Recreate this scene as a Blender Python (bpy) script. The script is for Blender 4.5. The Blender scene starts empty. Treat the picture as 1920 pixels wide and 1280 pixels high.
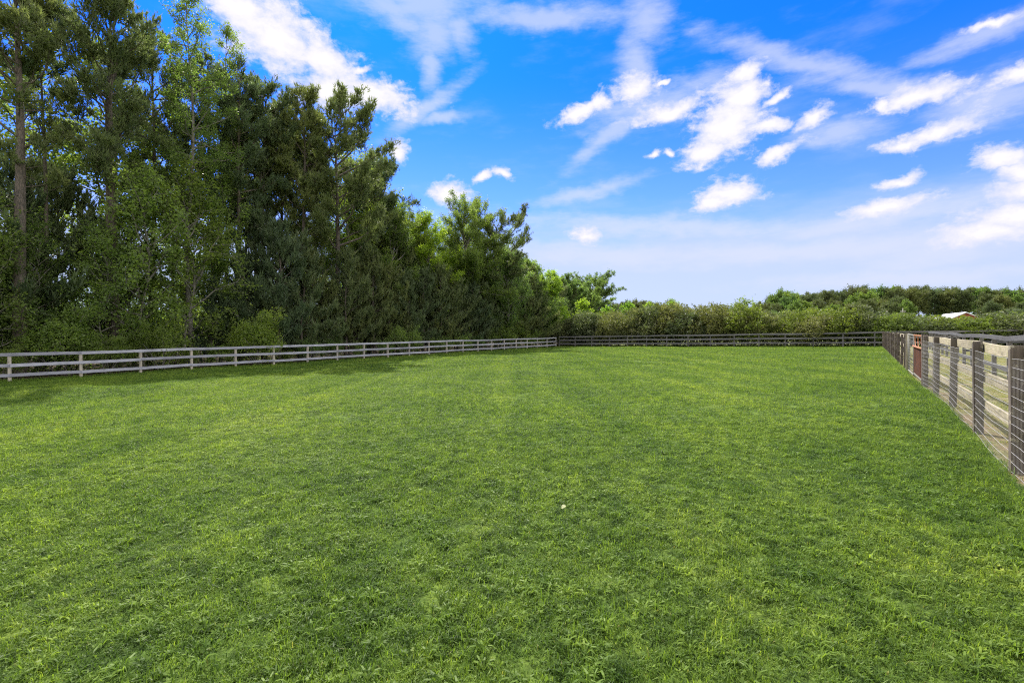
import bpy, math, random
import numpy as np
from mathutils import Vector, Matrix, Euler

scene = bpy.context.scene
COL = scene.collection
R = math.radians
F = 900.0            # focal length in photo pixels (1920 wide)
HOR = 617.0          # horizon row in the photo
CZ = 1.62

# ------------------------------------------------------------------ camera
cam_d = bpy.data.cameras.new('camera')
cam = bpy.data.objects.new('camera', cam_d)
COL.objects.link(cam)
cam.location = (0, 0, CZ)
cam.rotation_euler = (R(90), 0, 0)
cam_d.sensor_width = 36
cam_d.lens = 36 * F / 1920
cam_d.shift_y = -(640 - HOR) / 1920
cam_d.clip_start = 0.05
cam_d.clip_end = 5000
scene.camera = cam

# ------------------------------------------------------------------ light, exposure
SUN_AZ, SUN_EL = -20.0, 50.0
sd = Vector((math.sin(R(SUN_AZ)) * math.cos(R(SUN_EL)), math.cos(R(SUN_AZ)) * math.cos(R(SUN_EL)), math.sin(R(SUN_EL))))
sun_d = bpy.data.lights.new('sun', 'SUN')
sun_d.energy = 4.3
sun_d.angle = R(0.55)
sun_d.color = (1.0, 0.94, 0.84)
sun = bpy.data.objects.new('sun', sun_d)
COL.objects.link(sun)
sun.location = (0, 0, 60)
sun.rotation_euler = (-sd).to_track_quat('-Z', 'Y').to_euler()
scene.view_settings.view_transform = 'Standard'
scene.view_settings.look = 'None'
scene.view_settings.gamma = 1
scene.view_settings.use_curve_mapping = False
scene.view_settings.exposure = 1.05
cy = scene.cycles
cy.max_bounces = 8
cy.diffuse_bounces = 5
cy.glossy_bounces = 2
cy.transmission_bounces = 4
cy.caustics_reflective = False
cy.caustics_refractive = False
cy.use_adaptive_sampling = True
cy.adaptive_threshold = 0.012
cy.use_denoising = False
cy.filter_width = 1.15
SKY_STRENGTH = 0.15

# ------------------------------------------------------------------ node helper
class NT:
    def __init__(s, tree):
        s.t = tree; s.n = tree.nodes; s.l = tree.links
        s.n.clear()
    def new(s, typ, **kw):
        nd = s.n.new(typ)
        for k, v in kw.items():
            setattr(nd, k, v)
        return nd
    def put(s, sock, v):
        if isinstance(v, bpy.types.NodeSocket):
            s.l.new(v, sock)
        elif v is not None:
            if isinstance(v, (tuple, list)) and len(v) == 3 and sock.type == 'RGBA':
                v = (*v, 1)
            sock.default_value = v
    def math(s, op, a, b=None, c=None, clamp=False):
        nd = s.new('ShaderNodeMath', operation=op, use_clamp=clamp)
        for i, v in enumerate((a, b, c)):
            if v is not None: s.put(nd.inputs[i], v)
        return nd.outputs[0]
    def vmath(s, op, a, b=None, out=0):
        nd = s.new('ShaderNodeVectorMath', operation=op)
        s.put(nd.inputs[0], a)
        if b is not None:
            s.put(nd.inputs['Scale'] if op == 'SCALE' else nd.inputs[1], b)
        return nd.outputs[out]
    def mix(s, f, a, b, blend='MIX'):
        nd = s.new('ShaderNodeMix', data_type='RGBA', blend_type=blend)
        s.put(nd.inputs[0], f); s.put(nd.inputs[6], a); s.put(nd.inputs[7], b)
        return nd.outputs[2]
    def noise(s, vec, scale, detail=4, rough=0.5, dist=0, color=False):
        nd = s.new('ShaderNodeTexNoise')
        if vec is not None: s.put(nd.inputs['Vector'], vec)
        nd.inputs['Scale'].default_value = scale
        nd.inputs['Detail'].default_value = detail
        nd.inputs['Roughness'].default_value = rough
        nd.inputs['Distortion'].default_value = dist
        return nd.outputs[1 if color else 0]
    def mapping(s, vec, loc=(0, 0, 0), rot=(0, 0, 0), scale=(1, 1, 1), typ='POINT'):
        nd = s.new('ShaderNodeMapping', vector_type=typ)
        s.put(nd.inputs[0], vec)
        nd.inputs[1].default_value = loc; nd.inputs[2].default_value = rot; nd.inputs[3].default_value = scale
        return nd.outputs[0]
    def ramp(s, f, stops, interp='LINEAR'):
        nd = s.new('ShaderNodeValToRGB')
        nd.color_ramp.interpolation = interp
        e = nd.color_ramp.elements
        while len(e) < len(stops): e.new(0.5)
        for el, (p, c) in zip(e, stops):
            el.position = p
            el.color = (*c, 1) if isinstance(c, (tuple, list)) else (c, c, c, 1)
        s.put(nd.inputs[0], f)
        return nd.outputs[0]
    def smooth(s, v, lo, hi, a=0.0, b=1.0):
        nd = s.new('ShaderNodeMapRange', interpolation_type='SMOOTHSTEP')
        s.put(nd.inputs[0], v)
        for i, x in enumerate((lo, hi, a, b)): s.put(nd.inputs[1 + i], x)
        return nd.outputs[0]

# ------------------------------------------------------------------ world: sky and clouds
world = bpy.data.worlds.new('World')
scene.world = world
world.use_nodes = True
w = NT(world.node_tree)
sky = w.new('ShaderNodeTexSky', sky_type='NISHITA')
sky.sun_disc = False
sky.sun_elevation = R(SUN_EL)
sky.sun_rotation = R(SUN_AZ)
sky.air_density = 1.0
sky.dust_density = 0.3
sky.ozone_density = 3.0
tc = w.new('ShaderNodeTexCoord')
D = tc.outputs['Generated']
sep = w.new('ShaderNodeSeparateXYZ'); w.put(sep.inputs[0], D)
dx, dy, dz = sep.outputs
az = w.math('ARCTAN2', dx, dy)
hyp = w.math('SQRT', w.math('ADD', w.math('MULTIPLY', dx, dx), w.math('MULTIPLY', dy, dy)))
el = w.math('ARCTAN2', dz, hyp)
cmb = w.new('ShaderNodeCombineXYZ'); w.put(cmb.inputs[0], az); w.put(cmb.inputs[1], el)
W0 = cmb.outputs[0]

def azel(px, py):
    a = math.atan((px - 960) / F)
    return a, math.atan((HOR - py) / F * math.cos(a))

def blobs(vec, items):
    acc = None
    for (px, py, rx, ry, rot) in items:
        a, e = azel(px, py)
        a2, e2 = azel(px + 1, py); a3, e3 = azel(px, py - 1)
        sx = math.hypot(a2 - a, e2 - e); sy = math.hypot(a3 - a, e3 - e)
        cr, sr = abs(math.cos(R(rot))), abs(math.sin(R(rot)))
        kx = math.hypot(sx * cr, sy * sr); ky = math.hypot(sx * sr, sy * cr)
        m = w.mapping(vec, (a, e, 0), (0, 0, R(rot) + math.atan2(e2 - e, a2 - a)), (rx * kx, ry * ky, 1), 'TEXTURE')
        v = w.math('SUBTRACT', 1.0, w.vmath('LENGTH', m, out=1))
        acc = v if acc is None else w.math('MAXIMUM', acc, v)
    return acc

warp1 = w.vmath('SCALE', w.vmath('SUBTRACT', w.noise(W0, 9, 3, 0.55, color=True), (0.5, 0.5, 0.5)), 0.05)
warp2 = w.vmath('SCALE', w.vmath('SUBTRACT', w.noise(W0, 38, 4, 0.6, color=True), (0.5, 0.5, 0.5)), 0.028)
flat = w.vmath('MULTIPLY', w.vmath('ADD', warp1, warp2), (1.0, 0.7, 0.0))
W1 = w.vmath('ADD', W0, flat)
PUFF = [(510, 62, 140, 82, -28), (605, 112, 90, 52, -20), (455, 15, 90, 60, -20), (690, 180, 120, 42, -8), (620, 165, 95, 60, 0),
        (670, 128, 34, 11, 0), (745, 280, 30, 24, 30), (846, 362, 46, 28, 0), (905, 328, 26, 12, 35), (942, 320, 26, 14, -30),
        (1088, 206, 66, 19, 25), (1125, 190, 26, 25, 0), (1190, 163, 48, 34, 15), (1250, 208, 95, 24, 12), (1365, 235, 90, 68, 25),
        (1390, 180, 62, 48, 20), (1398, 138, 44, 26, 30), (1325, 285, 66, 30, 20), (1440, 238, 62, 20, 8), (1452, 186, 40, 13, 30),
        (1520, 225, 42, 22, 42), (1462, 287, 60, 18, 22), (1368, 362, 72, 30, 10), (1335, 383, 45, 18, 20),
        (1725, 185, 98, 30, 10), (1662, 197, 34, 15, -15), (1765, 243, 118, 24, 22), (1695, 268, 60, 17, 15),
        (1905, 138, 62, 22, 25), (1885, 298, 66, 36, 12), (1915, 325, 70, 32, 5), (1690, 335, 42, 16, 20), (1655, 388, 98, 21, 17),
        (1900, 400, 125, 42, 12), (1840, 432, 120, 30, 10), (1915, 358, 90, 26, 12), (1098, 443, 40, 19, 0),
        (1222, 290, 20, 12, 30), (1252, 286, 14, 12, 0), (1240, 155, 18, 5, 10), (1860, 45, 60, 12, 25),
        (2080, 300, 150, 50, 15), (2150, 180, 120, 40, 10), (2120, 430, 150, 40, 8), (150, -160, 200, 90, -15), (1200, -260, 180, 70, 10)]
pf = blobs(W1, PUFF)
fb = w.noise(w.mapping(W0, rot=(0, 0, R(-18)), scale=(0.8, 1.5, 1)), 22, 8, 0.62)
fv = w.math('SUBTRACT', fb, 0.5)
fv2 = w.math('SUBTRACT', w.noise(w.mapping(W1, rot=(0, 0, R(-20)), scale=(0.9, 1.4, 1)), 70, 5, 0.6), 0.5)
dens = w.math('ADD', pf, w.math('MULTIPLY', w.smooth(pf, 0.15, 0.6, 1.0, 0.5), w.math('ADD', w.math('MULTIPLY', fv, 2.1), w.math('MULTIPLY', fv2, 1.0))))
puff = w.smooth(dens, -0.12, 0.68)
core = w.smooth(dens, 0.35, 1.15)
# extra cloud added outside the view as ambient fill light, mapped on a cloud deck so it has no seams
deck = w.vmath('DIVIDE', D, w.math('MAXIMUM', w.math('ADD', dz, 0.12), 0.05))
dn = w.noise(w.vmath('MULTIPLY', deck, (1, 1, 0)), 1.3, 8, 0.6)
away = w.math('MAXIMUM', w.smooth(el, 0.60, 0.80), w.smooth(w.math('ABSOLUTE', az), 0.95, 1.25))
fill_cloud = w.math('MULTIPLY', w.smooth(dn, 0.36, 0.52), w.math('MULTIPLY', away, w.smooth(el, 0.02, 0.2)))
WISP = [(800, 5, 165, 60, 0), (812, 60, 70, 70, 0), (806, 120, 26, 62, 0), (740, 25, 120, 45, -30), (1010, 35, 200, 34, 0), (1215, 30, 60, 80, -10),
        (1195, 130, 42, 110, 8), (1150, 245, 150, 24, 38), (1500, 120, 300, 34, -14), (1860, 60, 190, 34, 27), (1660, 165, 260, 28, -3),
        (800, 200, 130, 24, 30), (1570, 250, 110, 34, 12), (1240, 190, 190, 46, 15), (860, 60, 40, 60, 30), (1100, 360, 140, 18, 12), (830, 218, 60, 14, 5),
        (1650, 410, 330, 30, 14), (1850, 190, 160, 70, 14), (1760, 470, 200, 40, 14), (1250, 425, 420, 26, -2), (1500, 470, 480, 34, 4), (1150, 480, 300, 30, -3), (1700, 520, 420, 26, 5)]
wf = blobs(w.vmath('ADD', W0, w.vmath('SCALE', flat, 0.8)), WISP)
fw = w.noise(w.mapping(W0, rot=(0, 0, R(-25)), scale=(0.7, 2.4, 1)), 16, 8, 0.66)
wisp = w.smooth(w.math('ADD', wf, w.math('MULTIPLY', w.math('SUBTRACT', fw, 0.5), 1.5)), -0.15, 0.95, 0.0, 0.60)
# thin cirrus over the whole dome and the pale band over the horizon
cir = w.smooth(w.noise(w.mapping(W0, rot=(0, 0, R(-14)), scale=(1, 3.2, 1)), 4.2, 7, 0.6), 0.48, 0.8, 0.0, 0.22)
band_e = w.math('ADD', el, w.math('MULTIPLY', w.math('SUBTRACT', w.noise(w.mapping(W0, rot=(0, 0, R(-6)), scale=(1, 4, 1)), 6, 6, 0.6), 0.5), 0.10))
band = w.smooth(band_e, 0.13, 0.265, 0.84, 0.0)
# saturated clear-day blue from the physical sky
tint = w.mix(1.0, sky.outputs[0], (0.025, 0.29, 1.05), 'MULTIPLY')
hz = w.smooth(el, 0.0, 0.55, 0.0, 1.0)
tint = w.mix(hz, w.mix(1.0, sky.outputs[0], (0.24, 0.37, 0.83), 'MULTIPLY'), tint)
k = 1.0 / SKY_STRENGTH * 0.483
c1 = w.mix(cir, tint, (0.72 * k, 0.80 * k, 1.0 * k))
c1 = w.mix(w.smooth(el, 0.15, 0.48, 0.16, 0.0), c1, (0.72 * k, 0.80 * k, 1.0 * k))
c1 = w.mix(band, c1, (0.66 * k, 0.74 * k, 0.98 * k))
c1 = w.mix(wisp, c1, (0.78 * k, 0.82 * k, 1.0 * k))
pc = w.mix(core, (0.86 * k, 0.86 * k, 1.0 * k), (1.12 * k, 1.08 * k, 1.12 * k))
c1 = w.mix(puff, c1, pc)
c1 = w.mix(fill_cloud, c1, (2.1 * k, 2.05 * k, 1.95 * k))  # added unseen clouds, brighter than the visible ones to lift the shade
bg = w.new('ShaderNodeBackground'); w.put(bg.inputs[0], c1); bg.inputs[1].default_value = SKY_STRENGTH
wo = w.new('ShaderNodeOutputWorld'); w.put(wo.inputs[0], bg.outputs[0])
world.cycles.sampling_method = 'MANUAL'
world.cycles.sample_map_resolution = 512

# ------------------------------------------------------------------ layout
BD = np.array([0.807, -0.5905])          # along the back fence, towards the right
def terrain(x, y):
    x = np.asarray(x, float); y = np.asarray(y, float)
    u = x * BD[0] + y * BD[1]
    z = 0.0218 * (np.clip(u, -45, 45) - 1.4)
    z = z + 0.26 * np.exp(-(((x + 15.5) * 0.8 + (y - 15) * 0.6) / 3.0) ** 2 - ((-(x + 15.5) * 0.6 + (y - 15) * 0.8) / 1.9) ** 2)
    z = z + 0.03 * np.sin(x * 0.45 + 1.3) * np.sin(y * 0.37) + 0.012 * np.sin(x * 1.7 + y * 0.6) * np.sin(y * 1.3 - x * 0.4)
    near_r = np.clip(1 - np.abs(u - 1.4) / 3.0, 0, 1)
    along = (x - 5.55) * 0.5918 + (y - 5.28) * 0.8061; across = (x - 5.55) * 0.8061 - (y - 5.28) * 0.5918
    return z * (1 - 0.5 * near_r) + 0.13 * np.exp(-((along - 4.6) / 4.6) ** 2 - (across / np.where(across < 0, 2.6, 5.0)) ** 2)
def tz(x, y): return float(terrain(x, y))

LS = Vector((-22.4, 21.4)); LD = Vector((0.5516, 0.8341)); LN = Vector((-0.8341, 0.5516))   # left fence
RS = Vector((5.55, 5.28)); RD = Vector((28.85, 39.3)).normalized(); RN = Vector((RD.y, -RD.x))  # right fence, normal away from lawn
BS = Vector((6.4, 64.9)); BDV = Vector((0.807, -0.5905)).normalized(); BN = Vector((0.5905, 0.807))

def from_px(px, v):
    """point at photo column px, v metres behind the left fence"""
    m = (px - 960) / F
    o = LS + v * LN
    s = (m * o.y - o.x) / (LD.x - m * LD.y)
    p = o + s * LD
    return p.x, p.y

# ------------------------------------------------------------------ mesh helpers
def new_mesh(name, verts, faces_loops, sizes, mats, tint=None, smooth=False, midx=None):
    me = bpy.data.meshes.new(name)
    verts = np.asarray(verts, np.float32); loops = np.asarray(faces_loops, np.int32); sizes = np.asarray(sizes, np.int32)
    me.vertices.add(len(verts)); me.vertices.foreach_set('co', verts.ravel())
    me.loops.add(len(loops)); me.loops.foreach_set('vertex_index', loops)
    me.polygons.add(len(sizes))
    me.polygons.foreach_set('loop_start', np.concatenate(([0], np.cumsum(sizes)[:-1])).astype(np.int32))
    if midx is not None: me.polygons.foreach_set('material_index', np.asarray(midx, np.int32))
    me.polygons.foreach_set('use_smooth', np.full(len(sizes), smooth, bool))
    for m in mats: me.materials.append(m)
    if tint is not None:
        a = me.attributes.new('tint', 'FLOAT', 'FACE'); a.data.foreach_set('value', np.asarray(tint, np.float32))
    me.update(calc_edges=True)
    return me

class MB:
    """collects boxes and tubes"""
    def __init__(s): s.v = []; s.f = []; s.n = 0
    def add(s, vs, fs):
        s.v.extend(vs); s.f.extend([tuple(i + s.n for i in f) for f in fs]); s.n += len(vs)
    def box(s, x0, x1, y0, y1, z0, z1, bev=0.0):
        if bev <= 0:
            s.add([(x0, y0, z0), (x1, y0, z0), (x1, y1, z0), (x0, y1, z0), (x0, y0, z1), (x1, y0, z1), (x1, y1, z1), (x0, y1, z1)],
                  [(0, 3, 2, 1), (4, 5, 6, 7), (0, 1, 5, 4), (1, 2, 6, 5), (2, 3, 7, 6), (3, 0, 4, 7)])
            return
        b = bev
        V = []
        for z, i in ((z0, b), (z0 + b, 0), (z1 - b, 0), (z1, b)):
            V += [(x0 + i, y0 + i, z), (x1 - i, y0 + i, z), (x1 - i, y1 - i, z), (x0 + i, y1 - i, z)]
        Fs = [(0, 3, 2, 1), (12, 13, 14, 15)]
        for r in range(3):
            for c in range(4):
                a = r * 4 + c; bb = r * 4 + (c + 1) % 4
                Fs.append((a, bb, bb + 4, a + 4))
        s.add(V, Fs)
    def tube(s, pts, rads, n=6, cap=False):
        pts = [Vector(p) for p in pts]
        V = []
        for i, p in enumerate(pts):
            d = (pts[min(i + 1, len(pts) - 1)] - pts[max(i - 1, 0)]).normalized()
            ref = Vector((1, 0, 0)) if abs(d.x) < 0.8 else Vector((0, 1, 0))
            a = d.cross(ref).normalized(); b = d.cross(a)
            for k in range(n):
                t = 2 * math.pi * k / n
                V.append(tuple(p + (a * math.cos(t) + b * math.sin(t)) * rads[i]))
        Fs = []
        for i in range(len(pts) - 1):
            for k in range(n):
                Fs.append((i * n + k, (i + 1) * n + k, (i + 1) * n + (k + 1) % n, i * n + (k + 1) % n))
        if cap:
            Fs.append(tuple(range(n))); Fs.append(tuple((len(pts) - 1) * n + k for k in reversed(range(n))))
        s.add(V, Fs)
    def mesh(s, name, mat, smooth=False):
        me = bpy.data.meshes.new(name); me.from_pydata(s.v, [], s.f)
        me.materials.append(mat)
        if smooth: me.polygons.foreach_set('use_smooth', np.ones(len(me.polygons), bool))
        me.update(); return me

def ob(name, data, parent=None, mat4=None, loc=None):
    o = bpy.data.objects.new(name, data); COL.objects.link(o)
    if parent is not None: o.parent = parent
    if mat4 is not None: o.matrix_local = mat4
    if loc is not None: o.location = loc
    return o
def tag(o, label=None, cat=None, group=None, kind=None):
    if label: o['label'] = label
    if cat: o['category'] = cat
    if group: o['group'] = group
    if kind: o['kind'] = kind
    return o
def empty(name, loc, rz=0.0):
    o = ob(name, None, loc=loc); o.rotation_euler = (0, 0, rz); o.empty_display_size = 0.3
    return o

# ------------------------------------------------------------------ materials
def principled(name):
    m = bpy.data.materials.new(name); m.use_nodes = True
    t = NT(m.node_tree)
    p = t.new('ShaderNodeBsdfPrincipled'); o = t.new('ShaderNodeOutputMaterial')
    t.l.new(p.outputs[0], o.inputs[0])
    return m, t, p

def leaf_mat(name, dark, light, trans, tfac=0.4, rough=0.5, spec=0.3, objvar=0.25, brown=None):
    m = bpy.data.materials.new(name); m.use_nodes = True
    t = NT(m.node_tree)
    at = t.new('ShaderNodeAttribute', attribute_name='tint')
    oi = t.new('ShaderNodeObjectInfo')
    geo = t.new('ShaderNodeNewGeometry')
    n = t.noise(geo.outputs['Position'], 0.9, 3, 0.6)
    f = t.math('ADD', t.math('MULTIPLY', at.outputs['Fac'], 0.8), t.math('MULTIPLY', t.math('SUBTRACT', n, 0.42), 1.3), clamp=True)
    c = t.mix(f, dark, light)
    ov = t.math('SUBTRACT', oi.outputs['Random'], 0.5)
    c = t.mix(1.0, c, t.vmath('ADD', t.vmath('SCALE', (1.2, 0.7, -0.3), t.math('MULTIPLY', ov, objvar * 1.6)), (1, 1, 1)), 'MULTIPLY')
    tr = t.mix(1.0, c, trans, 'MULTIPLY')
    if brown:
        bm = t.smooth(at.outputs['Fac'], brown[0], brown[0] + 0.02)
        c = t.mix(bm, c, brown[1]); tr = t.mix(bm, tr, brown[1])
    p = t.new('ShaderNodeBsdfPrincipled')
    t.put(p.inputs['Base Color'], c); p.inputs['Roughness'].default_value = rough
    p.inputs['Specular IOR Level'].default_value = spec
    tb = t.new('ShaderNodeBsdfTranslucent'); t.put(tb.inputs[0], tr)
    mx = t.new('ShaderNodeMixShader'); mx.inputs[0].default_value = tfac
    t.l.new(p.outputs[0], mx.inputs[1]); t.l.new(tb.outputs[0], mx.inputs[2])
    o = t.new('ShaderNodeOutputMaterial'); t.l.new(mx.outputs[0], o.inputs[0])
    return m

M = {}
M['pine'] = leaf_mat('pine_needles', (0.066, 0.096, 0.038), (0.160, 0.190, 0.078), (2.0, 2.1, 1.3), 0.38, 0.5, 0.25)
M['young'] = leaf_mat('young_pine_needles', (0.062, 0.092, 0.036), (0.175, 0.205, 0.080), (1.7, 1.8, 1.4), 0.35, 0.45, 0.35)
M['gum'] = leaf_mat('broad_leaves', (0.064, 0.098, 0.027), (0.138, 0.176, 0.050), (2.6, 2.8, 1.3), 0.5, 0.55, 0.2)
M['lime'] = leaf_mat('bright_leaves', (0.090, 0.150, 0.022), (0.170, 0.240, 0.042), (3.0, 3.1, 1.3), 0.5, 0.55, 0.2)
M['under'] = leaf_mat('understory_leaves', (0.068, 0.106, 0.028), (0.160, 0.210, 0.056), (3.0, 3.2, 1.6), 0.45, 0.5, 0.3)
M['hedge'] = leaf_mat('silver_hedge_leaves', (0.060, 0.082, 0.027), (0.175, 0.180, 0.076), (1.6, 1.8, 0.9), 0.3, 0.55, 0.22, brown=(0.96, (0.22, 0.15, 0.08)))
M['hedgegreen'] = leaf_mat('yellow_green_hedge_leaves', (0.062, 0.092, 0.018), (0.175, 0.210, 0.044), (1.8, 2.0, 0.8), 0.35, 0.55, 0.22)
M['farpine'] = leaf_mat('distant_pine_foliage', (0.060, 0.075, 0.026), (0.130, 0.150, 0.048), (1.6, 1.8, 1.2), 0.3, 0.6, 0.2)
M['farleaf'] = leaf_mat('distant_broad_foliage', (0.070, 0.115, 0.030), (0.135, 0.190, 0.045), (2.0, 2.2, 1.2), 0.35, 0.6, 0.2)

def bark_mat(name, a, b, sc=3.0):
    m, t, p = principled(name)
    tco = t.new('ShaderNodeTexCoord')
    v = t.mapping(tco.outputs['Object'], scale=(sc * 2.2, sc * 2.2, sc * 0.5))
    n = t.noise(v, 3.0, 6, 0.65)
    n2 = t.noise(tco.outputs['Object'], 0.6, 3)
    c = t.mix(t.smooth(n, 0.38, 0.62), a, b)
    c = t.mix(t.math('MULTIPLY', n2, 0.35), c, (0.12, 0.13, 0.10))
    t.put(p.inputs['Base Color'], c); p.inputs['Roughness'].default_value = 0.9
    bp = t.new('ShaderNodeBump'); bp.inputs['Strength'].default_value = 0.9; bp.inputs['Distance'].default_value = 0.04
    t.put(bp.inputs['Height'], n); t.put(p.inputs['Normal'], bp.outputs[0])
    return m
M['bark_pine'] = bark_mat('pine_bark', (0.045, 0.034, 0.027), (0.17, 0.125, 0.10))
M['bark_grey'] = bark_mat('grey_bark', (0.10, 0.09, 0.075), (0.28, 0.25, 0.21), 5)

def wood_mat(name, a, b, moss=0.0, streak=1.0):
    m, t, p = principled(name)
    tco = t.new('ShaderNodeTexCoord'); oi = t.new('ShaderNodeObjectInfo')
    off = t.vmath('ADD', tco.outputs['Object'], t.vmath('SCALE', (37.0, 11.0, 23.0), oi.outputs['Random']))
    g = t.noise(t.mapping(off, scale=(1.2, 22, 22)), 3.0, 6, 0.7)
    g2 = t.noise(t.mapping(off, scale=(0.8, 3, 3)), 2.0, 4, 0.6)
    c = t.mix(t.smooth(g, 0.3, 0.7), a, b)
    c = t.mix(t.math('MULTIPLY', t.smooth(g2, 0.45, 0.75), 0.55), c, tuple(x * 0.45 for x in a))
    kn = t.new('ShaderNodeTexVoronoi'); kn.inputs['Scale'].default_value = 1.0
    t.put(kn.inputs['Vector'], t.mapping(off, scale=(2.2, 7.5, 7.5)))
    c = t.mix(t.smooth(kn.outputs['Distance'], 0.05, 0.16, 0.75, 0.0), c, tuple(x * 0.25 for x in a))
    if moss > 0:
        mo = t.math('MULTIPLY', t.smooth(t.noise(off, 5.0, 6, 0.75), 0.44, 0.68), moss)
        c = t.mix(mo, c, (0.19, 0.19, 0.07))
        mo2 = t.math('MULTIPLY', t.smooth(t.noise(off, 11.0, 5, 0.75), 0.56, 0.66), 0.7)
        c = t.mix(mo2, c, (0.42, 0.38, 0.28))
    c = t.mix(1.0, c, t.vmath('ADD', t.vmath('SCALE', (1, 1, 1), t.math('MULTIPLY', oi.outputs['Random'], 0.35)), (0.82, 0.82, 0.82)), 'MULTIPLY')
    t.put(p.inputs['Base Color'], c); p.inputs['Roughness'].default_value = 0.85
    bp = t.new('ShaderNodeBump'); bp.inputs['Strength'].default_value = 0.5; bp.inputs['Distance'].default_value = 0.006
    t.put(bp.inputs['Height'], g); t.put(p.inputs['Normal'], bp.outputs[0])
    return m
def post_wood(name, a, b, moss=0.0):      # grain runs along local z
    m = wood_mat(name, a, b, moss)
    for nd in m.node_tree.nodes:
        if nd.type == 'MAPPING':
            s = nd.inputs[3].default_value
            nd.inputs[3].default_value = (s[1], s[2], s[0])
    return m
M['rail_grey'] = wood_mat('weathered_grey_rail_wood', (0.21, 0.21, 0.24), (0.43, 0.43, 0.48))
M['post_grey'] = post_wood('weathered_post_wood', (0.27, 0.24, 0.19), (0.47, 0.42, 0.34))
M['rail_dark'] = wood_mat('dark_weathered_rail_wood', (0.095, 0.09, 0.09), (0.21, 0.20, 0.20))
M['post_dark'] = post_wood('dark_weathered_post_wood', (0.08, 0.075, 0.07), (0.17, 0.155, 0.135))
M['rail_black'] = wood_mat('blackened_plank_wood', (0.04, 0.04, 0.042), (0.10, 0.10, 0.105))
M['board_tan'] = wood_mat('mossy_tan_board_wood', (0.22, 0.185, 0.125), (0.42, 0.365, 0.26), 0.55)
M['post_brown'] = post_wood('brown_grey_post_wood', (0.052, 0.040, 0.034), (0.125, 0.098, 0.080), 0.12)

m, t, p = principled('galvanised_wire'); p.inputs['Base Color'].default_value = (0.34, 0.33, 0.31, 1); p.inputs['Metallic'].default_value = 0.35; p.inputs['Roughness'].default_value = 0.5
M['wire'] = m
m, t, p = principled('dull_gate_frame'); p.inputs['Base Color'].default_value = (0.24, 0.23, 0.20, 1); p.inputs['Metallic'].default_value = 0.3; p.inputs['Roughness'].default_value = 0.6
M['frame'] = m
m, t, p = principled('rusted_steel')
tco = t.new('ShaderNodeTexCoord')
n = t.noise(t.mapping(tco.outputs['Object'], scale=(3, 3, 0.8)), 3, 6, 0.7); n2 = t.noise(tco.outputs['Object'], 14, 5, 0.7)
c = t.mix(t.smooth(n, 0.35, 0.65), (0.06, 0.022, 0.013), (0.17, 0.06, 0.028))
c = t.mix(t.math('MULTIPLY', t.smooth(n2, 0.5, 0.7), 0.6), c, (0.24, 0.10, 0.045))
t.put(p.inputs['Base Color'], c); p.inputs['Roughness'].default_value = 0.8
M['rust'] = m
m, t, p = principled('orange_rust_bar'); tco = t.new('ShaderNodeTexCoord')
t.put(p.inputs['Base Color'], t.mix(t.noise(tco.outputs['Object'], 20, 5, 0.7), (0.20, 0.065, 0.025), (0.40, 0.17, 0.06))); p.inputs['Roughness'].default_value = 0.7
M['rust_bar'] = m
m, t, p = principled('white_metal_roof'); tco = t.new('ShaderNodeTexCoord')
t.put(p.inputs['Base Color'], t.mix(t.noise(tco.outputs['Object'], 1.5, 4), (0.66, 0.66, 0.68), (0.80, 0.80, 0.80))); p.inputs['Roughness'].default_value = 0.45
M['roof'] = m
m, t, p = principled('red_barn_paint'); tco = t.new('ShaderNodeTexCoord')
t.put(p.inputs['Base Color'], t.mix(t.noise(tco.outputs['Object'], 2.5, 5), (0.24, 0.045, 0.03), (0.36, 0.08, 0.05))); p.inputs['Roughness'].default_value = 0.7
M['barn'] = m
m, t, p = principled('dark_opening'); p.inputs['Base Color'].default_value = (0.03, 0.028, 0.025, 1); p.inputs['Roughness'].default_value = 0.8
M['dark'] = m
m, t, p = principled('pole_wood'); p.inputs['Base Color'].default_value = (0.45, 0.42, 0.38, 1); p.inputs['Roughness'].default_value = 0.8
M['pole'] = m

# lawn colour, shared by the ground sheet and the blades (world position: patches of different growth, faint mower lines)
def lawn_color(t, pos, fine=None):
    n1 = t.noise(pos, 0.28, 5, 0.6)
    n2 = t.noise(pos, 1.7, 5, 0.65)
    n3 = t.noise(t.mapping(pos, rot=(0, 0, R(36.3)), scale=(0.9, 0.03, 1)), 1.0, 3, 0.5)
    f = t.math('ADD', t.math('MULTIPLY', n1, 0.50), t.math('ADD', t.math('MULTIPLY', n2, 0.45), t.math('MULTIPLY', t.math('SUBTRACT', n3, 0.13), 0.48)))
    c = t.ramp(f, [(0.40, (0.045, 0.084, 0.016)), (0.56, (0.077, 0.130, 0.024)), (0.70, (0.113, 0.170, 0.031)), (0.84, (0.162, 0.214, 0.042))])
    n4 = t.noise(pos, 6.5, 4, 0.65)
    c = t.mix(1.0, c, t.ramp(n4, [(0.36, (0.52, 0.58, 0.58)), (0.5, (0.95, 0.97, 0.95)), (0.64, (1.35, 1.28, 1.2))]), 'MULTIPLY')
    dry = t.smooth(t.noise(pos, 0.75, 6, 0.7), 0.62, 0.78, 0.0, 0.22)
    return t.mix(dry, c, (0.17, 0.15, 0.065))

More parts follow.
